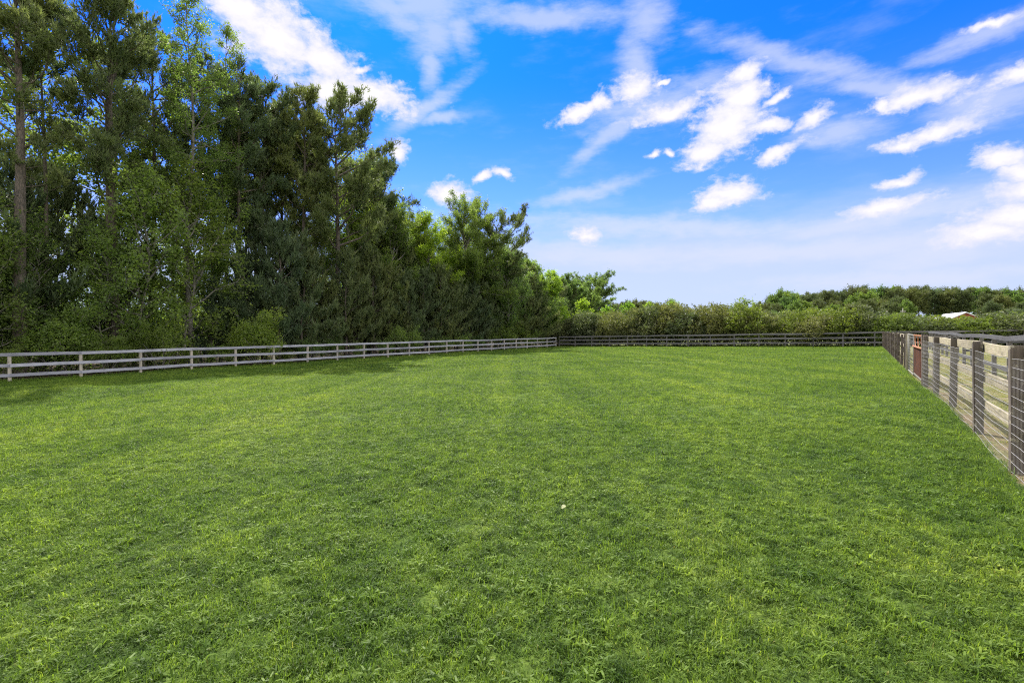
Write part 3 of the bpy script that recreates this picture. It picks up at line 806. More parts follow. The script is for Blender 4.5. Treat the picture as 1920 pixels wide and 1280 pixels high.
def bush(seed, H=3.0, Rr=1.6, leaf='under', n=16, size=0.10, lobes=40, sprigs=20, scatter=0.34, lr0=0.28, per=13, fill=2):
    s = Plant(seed); g = s.g
    for i in range(6):
        a = i * 1.05 + g.normal(0, .3)
        s.limb((0.1 * math.cos(a), 0.1 * math.sin(a), -0.1), (math.cos(a) * .5, math.sin(a) * .5, 1), H * 0.75, 0.035, 0.01, 5, wob=.15, sides=4)
    for i in range(lobes):
        th = g.uniform(0, 6.28); ph = math.acos(g.uniform(-0.15, 1)); rr = g.uniform(0.55, 0.98)
        c = np.array([Rr * rr * math.sin(ph) * math.cos(th), Rr * rr * math.sin(ph) * math.sin(th), H * (0.42 + 0.55 * rr * math.cos(ph))])
        lr = g.uniform(lr0, lr0 * 1.7) * Rr / 1.9
        for j in range(per):
            d = nrm(g.normal(0, 1, 3) + np.array([0, 0, .3])); s.shoot(c + d * lr * g.uniform(.8, 1.02), nrm(d + np.array([0, 0, .3])))
    for i in range(sprigs):
        th = g.uniform(0, 6.28); c = np.array([Rr * .7 * math.cos(th) * g.random() ** .5, Rr * .7 * math.sin(th), H * g.uniform(.6, .92)])
        br = s.limb(c, (math.cos(th) * .7, math.sin(th) * .7, 1.3), g.uniform(.4, .9) * H / 3.5, 0.008, 0.003, 4, up=-.5, wob=.12, sides=3)
        for h in range(4): q, dd = s.at(br, .3 + .69 * h / 3); s.shoot(q, dd, .55)
    for i in range(int(lobes * fill)):
        th = g.uniform(0, 6.28); rr = g.random() ** .5
        s.shoot(np.array([Rr * rr * .85 * math.cos(th), Rr * rr * .85 * math.sin(th), H * g.uniform(0.03, .5)]), nrm(np.array([math.cos(th), math.sin(th), .4])), 1.2)
    return s.wood_mesh('stem', M['bark_grey']), s.leaf_mesh('foliage', M[leaf], n, size, scatter, 0.6, 0.35)

def far_tree(seed, H=16, Rr=3.2, cb=0.45, pine=True):
    s = Plant(seed); g = s.g
    tr = np.array([[0.3 * math.sin(seed + i), 0, H * .9 * i / 5 - .3 * (i == 0)] for i in range(6)]); s.wood.append((tr, np.linspace(.24, .05, 6), 5))
    nb = 30
    for i in range(nb):
        tt = (i + g.random()) / nb; t = cb + (1 - cb) * tt; p, _ = s.at(tr, min(.99, t)); a = i * 2.4
        L = Rr * (math.sin(math.pi * (0.22 + tt * .62)) ** .6) * g.uniform(.6, 1.1)
        br = s.limb(p, (math.cos(a), math.sin(a), .25 + .8 * tt), L, .05, .02, 3, wob=.1, sides=3)
        for j in range(int(14 + L * 7)):
            q, dd = s.at(br, g.uniform(.45, .999)); s.shoot(q + g.normal(0, .30, 3), nrm(dd + np.array([0, 0, .6])))
    if pine: return s.wood_mesh('trunk', M['bark_pine']), s.leaf_mesh('crown', M['farpine'], 7, 0.42, 0.55, 0.6, 0.3)
    return s.wood_mesh('trunk', M['bark_grey']), s.leaf_mesh('crown', M['farleaf'], 8, 0.42, 0.6, 0.8, 0.4)

def plant(kind, name, meshes, x, y, label, cat, group=None, scale=1.0, rz=None, zs=None):
    root = empty(name, (x, y, tz(x, y) - 0.03), rz if rz is not None else rnd.uniform(0, 6.28))
    root.scale = (scale, scale, zs if zs else scale)
    for me in meshes: ob(me.name.split('.')[0], me, root)
    tag(root, label, cat, group)
    return root

# silhouette of the wood against the sky, photo pixels
SIL = [(-600, -150), (0, -130), (280, -60), (430, 0), (540, 145), (640, 195), (740, 245), (765, 375), (820, 408), (870, 385), (950, 405), (975, 460), (1000, 515), (1055, 525), (1100, 532), (1150, 568), (1200, 578)]
SX = [a for a, b in SIL]; SY = [b for a, b in SIL]
def cap_h(x, y, margin=12):
    px = 960 + F * x / max(y, 1)
    return CZ - tz(x, y) + (HOR - (np.interp(px, SX, SY) + margin)) * y / F

# --- heroes (column in photo, metres behind fence, top row, builder)
def hero(kind, px, v, ytop, label, cat='tree', name=None, **kw):
    x, y = from_px(px, v)
    H = CZ - tz(x, y) + (HOR - ytop) * y / F
    me = {'pine': tall_pine, 'broad': broad_tree, 'young': young_pine}[kind](kw.pop('seed'), H=H, **kw)
    return plant(kind, name or {'pine': 'pine_tree', 'broad': 'broadleaf_tree', 'young': 'young_pine_tree'}[kind], me, x, y, label, cat, rz=0)

hero('pine', 48, 3.6, -170, 'thick dark pine trunk leaning slightly left, nearest the left edge', seed=11, cb=0.42, Rr=2.7, r0=0.30, nb=42, lean=(-0.035, 0), stubs=16)
hero('pine', 79, 5.5, -60, 'slender pine with thin straight trunk just right of the leftmost thick pine', seed=12, cb=0.70, Rr=1.9, r0=0.13, nb=22, stubs=16)
hero('pine', 212, 4.0, -55, 'tall pine with twin trunks and wide dark crown above the fence', seed=13, cb=0.44, Rr=3.5, r0=0.24, nb=50, two=True, stubs=14, dens=1.1)
hero('broad', 356, 4.5, -45, 'tall airy sweetgum with pale trunk and loose yellow-green crown', seed=14, cb=0.42, Rr=3.1, r0=0.19, nb=50, upang=0.35, leaf='gum', tw_den=3.6, n=18)
hero('broad', 428, 8.0, 30, 'lighter green broadleaf tree rising against the bright cloud', seed=15, cb=0.40, Rr=3.0, r0=0.16, nb=42, leaf='gum', tw_den=3.8)
hero('pine', 495, 7.5, 118, 'grey-green pine between the sweetgum and the spreading pines', seed=16, cb=0.42, Rr=3.0, r0=0.19, nb=44)
hero('pine', 568, 5.5, 132, 'straight pine with rounded dark top standing against white cloud', seed=17, cb=0.40, Rr=3.0, r0=0.20, nb=44)
hero('pine', 630, 4.5, 186, 'big spreading pine whose layered boughs reach right over blue sky', seed=18, cb=0.40, Rr=5.4, r0=0.25, nb=54, bias=(0.95, 0.1), el0=0.22, dens=1.15,
     prof=lambda tt: 0.95 - 0.35 * tt)
hero('pine', 284, 8.5, 8, 'dark pine filling the gap between the twin-trunked pine and the sweetgum', seed=112, cb=0.36, Rr=2.8, r0=0.18, nb=46)
hero('pine', 395, 9.5, 70, 'dark pine standing behind the pale trunk of the sweetgum', seed=113, cb=0.36, Rr=3.0, r0=0.18, nb=46)
hero('pine', 450, 6.5, 92, 'grey-green pine at the right side of the airy broadleaf trees', seed=114, cb=0.36, Rr=2.9, r0=0.18, nb=46)
hero('pine', 530, 9.0, 150, 'pine set back between the two rounded pines', seed=115, cb=0.36, Rr=3.0, r0=0.17, nb=44)
hero('pine', 690, 9.5, 318, 'lower pine half hidden behind the right boughs of the big spreading pine', seed=116, cb=0.34, Rr=3.8, r0=0.17, nb=46, el0=0.3)
hero('broad', 772, 8.5, 398, 'round-topped broadleaf tree filling the dip right of the spreading pine', seed=117, cb=0.2, Rr=5.0, r0=0.17, nb=64, leaf='gum', upang=0.3)
hero('broad', 735, 6.5, 375, 'mid-height broadleaf tree below the spreading pine boughs', seed=19, cb=0.30, Rr=4.4, r0=0.15, nb=44, leaf='gum')
hero('broad', 800, 6.0, 402, 'bright green broadleaf tree left of the flat-topped oak', seed=20, cb=0.25, Rr=4.4, r0=0.15, nb=44, leaf='lime')
hero('broad', 872, 5.0, 396, 'broad flat-topped oak with branches reaching right over the sky', seed=21, cb=0.36, Rr=5.8, r0=0.26, nb=76, leaf='gum', upang=0.30, prof=lambda tt: (1 - (max(0, tt - 0.45) / 0.72) ** 2) ** 0.5, bias=(0.35, 0), tw_den=5.4, n=20)
hero('pine', 930, 3.8, 398, 'gnarled dark pine with open layered arms at the end of the tall wood', seed=22, cb=0.42, Rr=4.8, r0=0.22, nb=38, bias=(0.7, 0), dens=0.9, el0=0.1)
hero('broad', 952, 2.5, 470, 'dark green tree filling the slope below the gnarled pine', seed=23, cb=0.12, Rr=4.2, r0=0.14, nb=62, leaf='under')
hero('broad', 1030, 4.0, 512, 'upright bright green tree with domed top near the back corner', seed=24, cb=0.08, Rr=4.3, r0=0.14, nb=60, leaf='lime', size=0.17, upang=0.3)
hero('broad', 992, 4.5, 490, 'dark rounded tree on the slope between the gnarled pine and the back corner', seed=118, cb=0.1, Rr=4.4, r0=0.14, nb=60, leaf='under', size=0.15)
hero('young', 985, 3.0, 497, 'dark dense pine standing just left of the bright green domed tree', seed=27, Rr=4.4, nb=110)
hero('young', 1008, 6.5, 514, 'dark pine whose tip shows behind the bright green domed tree', seed=28, Rr=4.4, nb=110)
hero('broad', 1086, 10.0, 546, 'mid-green shoulder tree filling the dip left of the round-headed tree', seed=29, cb=0.06, Rr=6.0, r0=0.16, nb=64, leaf='gum', size=0.2, upang=0.3)
hero('broad', 1058, 9.0, 520, 'narrow mid-green tree behind the bright tree near the back corner', seed=25, cb=0.08, Rr=6.0, r0=0.16, nb=72, leaf='gum', size=0.18, upang=0.3)
hero('broad', 1112, 12.0, 530, 'large round-headed dark green tree behind the back corner of the fence', seed=26, cb=0.06, Rr=8.6, r0=0.22, nb=84, leaf='gum', size=0.2, n=12, upang=0.12, prof=lambda tt: (1 - (max(0, tt - 0.35) / 0.75) ** 2) ** 0.5)

# --- stock of shared meshes for the rest of the wood
PINES = [tall_pine(31 + i, H=20, cb=0.38 + 0.06 * i, Rr=3.0 + 0.3 * (i % 3), r0=0.17, nb=34, needles=7, lean=(0.01 * (i - 1), 0)) for i in range(4)]
YOUNG = [young_pine(41 + i, H=8, Rr=2.5 + 0.3 * (i % 3)) for i in range(4)]
BROAD = [broad_tree(51 + i, H=14, cb=0.22, Rr=3.1, r0=0.12, nb=40, leaf=('gum', 'lime', 'under', 'gum')[i], n=15, size=0.125) for i in range(4)]
SAPL = [broad_tree(61 + i, H=7, cb=0.12, Rr=1.9, r0=0.05, nb=34, leaf=('under', 'gum', 'under')[i], n=13, size=0.105, tw_den=4.4) for i in range(3)]
BUSH = [bush(71 + i, leaf=('under', 'gum', 'under')[i], n=9, size=0.12, lobes=22, per=22, lr0=0.34, scatter=0.24, fill=3) for i in range(3)]

g = random.Random(99)
# low bushes along the outside of the left fence
s = -15.0
while s < 50:
    q = LS + LD * s + LN * g.uniform(1.5, 2.9)
    sc = g.choice((0.35, 0.5, 0.65, 0.85, 1.1)) * g.uniform(0.85, 1.15)
    plant('bush', 'bush', BUSH[g.randrange(3)], q.x, q.y, 'low dark bush just behind the rails of the left fence', 'bush', 'low bushes behind the left fence', sc)
    s += g.uniform(1.4, 3.0)
s = -15.0
while s < 40:
    q = LS + LD * s + LN * g.uniform(4.5, 8.0)
    plant('bush', 'bush', BUSH[g.randrange(3)], q.x, q.y, 'shaded undergrowth bush between the trunks of the left wood', 'bush', 'undergrowth between the trunks', g.uniform(0.8, 1.5))
    s += g.uniform(1.3, 2.4)
# dense young pines in the right half of the wood's edge, saplings in the left half
s = -15.0
while s < 62:
    q = LS + LD * s + LN * g.uniform(3.0, 5.0)
    px = 960 + F * q.x / q.y
    if (440 < px < 1010) or (px <= 440 and g.random() < 0.3):
        Hh = min(g.uniform(7.5, 10.5), cap_h(q.x, q.y, 95 if px < 950 else 25))
        if px < 440: Hh *= g.uniform(0.55, 0.95)
        plant('young', 'young_pine_tree', YOUNG[g.randrange(4)], q.x, q.y, 'bushy dark green young pine in the dense edge of the left wood', 'young pine', 'young pines along the edge of the wood', Hh / 8)
        s += g.uniform(1.6, 2.3)
    else:
        Hh = g.uniform(7.0, 12.5) if px < 900 else min(7.0, cap_h(q.x, q.y, 20))
        plant('sapling', 'sapling', SAPL[g.randrange(3)], q.x, q.y, 'leafy sapling in the shade at the edge of the left wood', 'sapling', 'saplings at the edge of the wood', Hh / 7)
        s += g.uniform(1.7, 2.6)
# second rank: understory saplings and broadleaf trees
s = -16.0
while s < 74:
    q = LS + LD * s + LN * g.uniform(5.5, 8.5)
    px = 960 + F * q.x / q.y
    if px < 470 and g.random() < 0.30: s += 1.6; continue
    Hh = min(g.uniform(10, 15), cap_h(q.x, q.y, 60 if px < 950 else 12))
    if g.random() < 0.45:
        plant('young', 'young_pine_tree', YOUNG[g.randrange(4)], q.x, q.y, 'taller young pine standing behind the edge of the left wood', 'young pine', 'young pines deeper in the wood', Hh / 8)
    else:
        plant('broad', 'broadleaf_tree', BROAD[g.randrange(4)], q.x, q.y, 'slim broadleaf tree growing between the pines of the left wood', 'tree', 'broadleaf trees inside the wood', Hh / 14)
    s += g.uniform(2.0, 3.2)
# deeper ranks
for v0, v1, st, hp in ((8, 11, 4.6, (14, 23)), (11.5, 15, 5.2, (15, 24)), (16, 19, 3.2, (9, 13)), (20, 24, 3.4, (6, 9))):
    s = -16.0
    while s < 64:
        q = LS + LD * s + LN * g.uniform(v0, v1)
        px = 960 + F * q.x / q.y
        if v0 < 15 and px < 470 and g.random() < 0.40: s += st * 0.8; continue
        Hh = min(g.uniform(*hp), cap_h(q.x, q.y, 30 + g.uniform(0, 60)) if px < 970 else cap_h(q.x, q.y, 14))
        if v0 < 15 and g.random() < 0.6 and Hh > 9:
            plant('pine', 'pine_tree', PINES[g.randrange(4)], q.x, q.y, 'tall pine standing deep in the left wood', 'tree', 'tall pines deep in the wood', Hh / 20)
        else:
            plant('broad', 'broadleaf_tree', BROAD[g.randrange(4)] if v0 < 15 else BROAD[(0, 1, 3)[g.randrange(3)]], q.x, q.y, 'sunlit broadleaf tree deep in the left wood', 'tree', 'broadleaf trees deep in the wood', Hh / 14)
        s += g.uniform(st * .75, st * 1.25)

s = -16.0
while s < 66:
    q = LS + LD * s + LN * g.uniform(23, 30)
    plant('bush', 'bush', BUSH[g.randrange(3)], q.x, q.y, 'bushy undergrowth at the far side of the left wood', 'bush', 'undergrowth behind the wood', g.uniform(1.3, 1.9))
    s += g.uniform(1.8, 3.0)
# --- hedge behind the back fence
HEDGE = [bush(81 + i, H=4.2, Rr=2.4 + .2 * (i % 2), leaf=('hedge', 'hedge', 'hedgegreen', 'hedge')[i], n=9, size=0.19, lobes=24, sprigs=8, scatter=0.22, lr0=0.48, per=36, fill=7) for i in range(4)]
HT = [(1050, 607), (1090, 592), (1130, 584), (1180, 580), (1240, 574), (1290, 573), (1340, 577), (1400, 579), (1450, 582), (1500, 583), (1560, 577), (1610, 578), (1650, 586), (1700, 590), (1735, 585), (1762, 594), (1828, 596), (1850, 593), (1890, 583), (1925, 575), (2100, 570)]
d = -1.5; i = 0
while d < 58:
    q = BS + BDV * d + BN * (2.6 + 0.9 * ((i % 3) - 1) * 0.6)
    px = 960 + F * q.x / q.y
    top = np.interp(px, [a for a, b in HT], [b for a, b in HT])
    Hh = CZ - tz(q.x, q.y) + (HOR - top) * q.y / F
    if px < 1340: vi, lab, gr = (0, 1, 3)[i % 3], 'silvery tan-green hedge shrub behind the left half of the back fence', 'silvery hedge shrubs behind the back fence'
    elif px < 1660: vi, lab, gr = (2, 0, 2, 1)[i % 4], 'yellow-green topped hedge shrub behind the middle of the back fence', 'hedge shrubs behind the middle of the back fence'
    else: vi, lab, gr = (2, 1, 2)[i % 3], 'rounded olive hedge shrub beyond the right paddocks', 'hedge shrubs beyond the right paddocks'
    plant('hedge', 'hedge_shrub', HEDGE[vi], q.x, q.y, lab, 'shrub', gr, scale=g.uniform(0.88, 1.12), zs=Hh / 4.25 * (g.uniform(0.96, 1.05) if 1745 < px < 1845 else g.uniform(0.78, 1.10)))
    d += g.uniform(1.7, 2.3); i += 1
d = 0.5
while d < 60:      # second rank closes the hedge
    q = BS + BDV * d + BN * 5.4
    px = 960 + F * q.x / q.y
    top = np.interp(px, [a for a, b in HT], [b for a, b in HT]) + 2
    Hh = CZ - tz(q.x, q.y) + (HOR - top) * q.y / F
    plant('hedge', 'hedge_shrub', HEDGE[(0, 2, 3)[i % 3]], q.x, q.y, 'hedge shrub in the rear rank behind the back fence', 'shrub', 'rear rank of the hedge', scale=1.0, zs=Hh / 4.35 * (0.93 if 1735 < px < 1850 else 1))
    d += g.uniform(2.6, 3.4); i += 1

# bright shrubs and trees between the corner tree and the hedge
LIMEB = broad_tree(91, H=6.5, cb=0.08, Rr=2.4, r0=0.08, nb=42, leaf='lime', n=11, size=0.2)
for px, Yd, ytop, lab in ((1092, 76, 568, 'bright lime-green small tree in front of the round-headed tree'), (1066, 73, 590, 'low lime-green sapling tucked at the left end of the hedge'),
                          (1140, 80, 580, 'small lime-green treetop peeking over the hedge below the dark distant pines'), (1215, 78, 574, 'pale green treetop showing over the hedge left of the dip'),
                          (1262, 74, 569, 'green treetop poking above the hedge at its highest point'), (1180, 84, 573, 'grey-green treetop over the hedge beside the distant pines')):
    x = (px - 960) / F * Yd; Hh = CZ - tz(x, Yd) + (HOR - ytop) * Yd / F
    plant('lime', 'small_tree', LIMEB, x, Yd, lab, 'tree', None, Hh / 6.5)
# leaning snag tree
x, y = (1408 - 960) / F * 66, 66
sn = broad_tree(93, H=4.6, cb=0.4, Rr=1.6, r0=0.07, nb=20, leaf='gum', n=6, size=0.16, lean=(-0.18, 0))
plant('snag', 'leaning_tree', sn, x, y, 'small leaning half-bare tree poking out left of the far tree line', 'tree', None, (CZ - tz(x, y) + (HOR - 566) * y / F) / 4.6, rz=0)

# --- distant tree line
FP = [far_tree(101 + i, Rr=3.9 + 0.6 * (i % 3), cb=0.45 + 0.07 * (i % 3)) for i in range(5)]
FB = [far_tree(111 + i, H=14, Rr=4.4, cb=0.2, pine=False) for i in range(3)]
TL = [(1150, 575), (1165, 566), (1190, 563), (1225, 566), (1245, 574), (1320, 584), (1340, 586), (1352, 576), (1380, 574), (1392, 586), (1405, 574), (1440, 563), (1460, 556), (1480, 548), (1505, 547), (1520, 552), (1545, 551), (1560, 545), (1590, 548), (1605, 540), (1640, 539), (1655, 545), (1690, 544), (1725, 543), (1750, 541), (1790, 542), (1830, 546), (1850, 543), (1870, 541), (1886, 550), (1900, 546), (1925, 545), (2300, 540)]
tlx = [a for a, b in TL]; tly = [b for a, b in TL]
n = 0
for row, (Yd, stp, drop) in enumerate(((150, 30, -2), (162, 26, 0), (134, 30, 12), (118, 34, 24))):
    px = 1398.0 + row * 5
    while px < 2050:
        if Yd < 145 and 1715 < px < 1850: px += stp * 0.5; continue
        yy = Yd + g.uniform(-5, 5); x = (px - 960) / F * yy
        top = np.interp(px, tlx, tly) + drop + g.uniform(-4, 7)
        Hh = CZ - tz(x, yy) + (HOR - top) * yy / F
        pine = g.random() < (0.8 if row < 2 else 0.5)
        me = FP[g.randrange(5)] if pine else FB[g.randrange(3)]
        b = 16 if pine else 14
        plant('far', 'pine_tree' if pine else 'broadleaf_tree', me, x, yy, 'dark rounded pine in the distant tree line beyond the hedge' if pine else 'lighter green broadleaf tree in the distant tree line beyond the hedge', 'tree',
              'distant pines beyond the hedge' if pine else 'distant broadleaf trees beyond the hedge', scale=max(0.55, min(1.1, Hh / b)) , zs=Hh / b)
        px += stp * g.uniform(0.75, 1.25); n += 1
for px, Yd in ((1158, 170), (1172, 165), (1186, 170), (1200, 166), (1216, 170), (1230, 165), (1244, 168), (1258, 168), (1275, 170), (1295, 170), (1354, 190), (1366, 186), (1379, 190)):
    x = (px - 960) / F * Yd; top = np.interp(px, tlx, tly) + g.uniform(-1, 3); Hh = CZ - tz(x, Yd) + (HOR - top) * Yd / F
    plant('far', 'pine_tree', FP[g.randrange(5)], x, Yd, 'dark far-off pine above the left half of the hedge' if px < 1320 else 'tiny pine on the horizon in the dip of the hedge', 'tree',
          'far pines left of the dip' if px < 1320 else 'tiny pines in the dip', scale=0.7, zs=Hh / 16)
# far wood closing the horizon
s_ = Plant(5)
for i in range(2600):
    a = s_.g.uniform(-0.95, 1.05); dd = s_.g.uniform(215, 260); 
    s_.shoot(np.array([math.tan(a) * dd if abs(a) < 1.1 else 0, dd, s_.g.uniform(-1, 7.5)]), np.array([0, 0, 1.0]), 4)
fm = s_.leaf_mesh('distant_wood', M['farpine'], 9, 1.6, 1.2, 0.8, 0.2)
tag(ob('distant_wood', fm), 'continuous dark wood along the horizon beyond the fields', 'wood', kind='stuff')

# --- barn and pole
Yb = 112.0; xb = (1811 - 960) / F * Yb
rz = R(-31)
barn = empty('barn', (xb, Yb, tz(xb, Yb)), rz); tag(barn, 'red gabled barn with low white metal roof half hidden by the hedge', 'barn')
zr = CZ + (HOR - 584.6) * Yb / F - barn.location.z; hwid = 2.9; Lb = 20.0; ze = zr - 1.6
# local: gable faces -y, ridge along +y
mb = MB(); mb.add([(-hwid, 0, 0), (hwid, 0, 0), (hwid, 0, ze - .12), (0, 0, zr - .12), (-hwid, 0, ze - .12), (-hwid, Lb, 0), (hwid, Lb, 0), (hwid, Lb, ze - .12), (0, Lb, zr - .12), (-hwid, Lb, ze - .12)],
                  [(0, 1, 2, 3, 4), (9, 8, 7, 6, 5), (1, 6, 7, 2), (5, 0, 4, 9)]); ob('wall', mb.mesh('wall', M['barn']), barn)
for sx in (-1, 1):
    mb = MB(); ov = 0.35; x1 = sx * (hwid + ov); z1 = ze - ov * (zr - ze) / hwid
    a = [(0.0, -ov, zr), (x1, -ov, z1), (x1, Lb + ov, z1), (0.0, Lb + ov, zr)]
    mb.add(a + [(p_[0], p_[1], p_[2] - .07) for p_ in a], [(0, 1, 2, 3), (7, 6, 5, 4), (0, 4, 5, 1), (1, 5, 6, 2), (2, 6, 7, 3)])
    for k_ in range(1, 12):
        yy = -ov + (Lb + 2 * ov) * k_ / 12
        mb.add([(0, yy - .03, zr + .005), (x1, yy - .03, z1 + .005), (x1, yy + .03, z1 + .005), (0, yy + .03, zr + .005), (0, yy, zr + .05), (x1, yy, z1 + .05)], [(0, 1, 5, 4), (4, 5, 2, 3)])
    ob('roof', mb.mesh('roof', M['roof']), barn)
mb = MB(); mb.box(-1.4, 1.4, -0.06, -0.01, 0, 2.6); ob('door', mb.mesh('door', M['dark']), barn)
for sx in (-1, 1):
    mb = MB(); mb.add([(0, -.40, zr - .02), (sx * (hwid + .37), -.40, ze - .13), (sx * (hwid + .37), -.40, ze - .33), (0, -.40, zr - .22), (0, -.36, zr - .02), (sx * (hwid + .37), -.36, ze - .13), (sx * (hwid + .37), -.36, ze - .33), (0, -.36, zr - .22)],
                      [(0, 1, 2, 3), (4, 7, 6, 5), (3, 2, 6, 7), (0, 4, 5, 1)]); ob('gable_trim', mb.mesh('gable_trim', M['roof']), barn)
Yp = 98.0; xp = (1692.5 - 960) / F * Yp
pl = empty('utility_pole', (xp, Yp, tz(xp, Yp))); tag(pl, 'thin pale utility pole in front of the distant pines', 'pole')
zt = CZ + (HOR - 577.5) * Yp / F - pl.location.z
mb = MB(); mb.tube([(0, 0, -.2), (0, 0, zt)], [0.11, 0.08], 8, True); ob('pole', mb.mesh('pole', M['pole']), pl)
mb = MB(); mb.box(-.55, .55, -.14, -.085, zt - .75, zt - .6); ob('crossarm', mb.mesh('crossarm', M['pole']), pl)

# ------------------------------------------------------------------ grass
def blade_patch(name, seed, size, n, h, wd, mat, curl=0.5, weeds=0, stars=0):
    g = np.random.default_rng(seed)
    nc = max(8, n // 14)
    cl = g.uniform(-size / 2, size / 2, (nc, 2)); ch = g.uniform(0.45, 1.35, nc); ct = g.random(nc); ca = g.uniform(0, 6.28, nc)
    ci = g.integers(0, nc, n)
    xy = cl[ci] + g.normal(0, 0.022 + h * 0.2, (n, 2))
    a = ca[ci] + g.normal(0, 1.0, n); lean = np.abs(g.normal(1.05, curl, n))
    hh = h * ch[ci] ** 1.5 * g.uniform(0.5, 1.2, n)
    d = np.stack([np.cos(a), np.sin(a), np.zeros(n)], 1); sd_ = np.stack([-np.sin(a + g.normal(0, .6, n)), np.cos(a), np.zeros(n)], 1)
    w_ = (wd * g.uniform(0.6, 1.4, n))[:, None]
    base = np.concatenate([xy, np.full((n, 1), -0.012)], 1)
    l1 = np.clip(lean * 0.8 + 0.15, 0, 1.35); l2 = np.clip(lean * 1.6 + 0.3, 0, 2.1)
    mid = base + d * (hh * np.sin(l1) * 0.55)[:, None] + np.array([0, 0, 1]) * (hh * 0.55 * np.cos(l1) + 0.014)[:, None]
    tip = mid + d * (hh * 0.55 * np.sin(l2))[:, None] + np.array([0, 0, 1]) * (hh * 0.5 * np.cos(l2))[:, None]
    V = np.stack([base - sd_ * w_ * .5, base + sd_ * w_ * .5, mid + sd_ * w_ * .45, mid - sd_ * w_ * .45, tip], 1).reshape(-1, 3)
    i = np.arange(n)[:, None] * 5
    quad = (i + np.array([[0, 1, 2, 3]])); tri = (i + np.array([[3, 2, 4]]))
    loops = np.concatenate([quad, tri], 1).ravel(); sizes = np.tile([4, 3], n)
    tint = np.clip(ct[ci] * 0.55 + g.random(n) * 0.45, 0, 1) * 0.95
    straw = g.random(n) < 0.008; tint[straw] = 0.99
    tint = np.repeat(tint, 2)
    if weeds:      # broad rosette and clover leaves
        WV = []; WL = []; WS = []; WT = []; off = len(V)
        for k_ in range(weeds):
            c = np.array([*g.uniform(-size / 2, size / 2, 2), g.uniform(0.012, h * .75)]); m_ = g.integers(3, 7); L_ = g.uniform(0.009, 0.025); tnt = g.uniform(.45, .93)
            for q_ in range(m_):
                an = q_ * 6.28 / m_ + g.normal(0, .3); dd = np.array([math.cos(an), math.sin(an), g.uniform(.0, .8)]); ss = np.array([-math.sin(an), math.cos(an), g.normal(0, .2)])
                WV += [c, c + dd * L_ * .5 + ss * L_ * .3, c + dd * L_, c + dd * L_ * .5 - ss * L_ * .3]; WL += [off, off + 1, off + 2, off + 3]; off += 4; WS.append(4); WT.append(tnt)
        V = np.concatenate([V, np.array(WV)]); loops = np.concatenate([loops, WL]); sizes = np.concatenate([sizes, WS]); tint = np.concatenate([tint, WT])
    if stars:     # coarse crabgrass-like tufts of long flat blades
        WV = []; WL = []; WS = []; WT = []; off = len(V)
        for k_ in range(stars):
            c = np.array([*g.uniform(-size / 2, size / 2, 2), 0.005]); tnt = g.uniform(.5, .9)
            for q_ in range(int(g.integers(6, 13))):
                an = g.uniform(0, 6.28); L_ = g.uniform(0.04, 0.10); ri = g.uniform(.25, 1.0)
                dd = np.array([math.cos(an), math.sin(an), 0.0]); ss = np.array([-math.sin(an), math.cos(an), g.normal(0, .3)]) * g.uniform(.003, .0055)
                m1 = c + dd * L_ * .45 + np.array([0, 0, L_ * .5 * ri + .012]); m2 = c + dd * L_ * .8 + np.array([0, 0, L_ * .55 * ri + .012]); tp = c + dd * L_ * 1.1 + np.array([0, 0, L_ * .35 * ri + .01])
                WV += [c - ss * .6, c + ss * .6, m1 + ss, m1 - ss, m2 + ss * .8, m2 - ss * .8, tp]
                WL += [off, off + 1, off + 2, off + 3, off + 3, off + 2, off + 4, off + 5, off + 5, off + 4, off + 6]; WS += [4, 4, 3]; WT += [tnt + g.uniform(-.1, .04)] * 3; off += 7
        V = np.concatenate([V, np.array(WV)]); loops = np.concatenate([loops, WL]); sizes = np.concatenate([sizes, WS]); tint = np.concatenate([tint, WT])
    return new_mesh(name, V, loops, sizes, [mat], tint=tint)

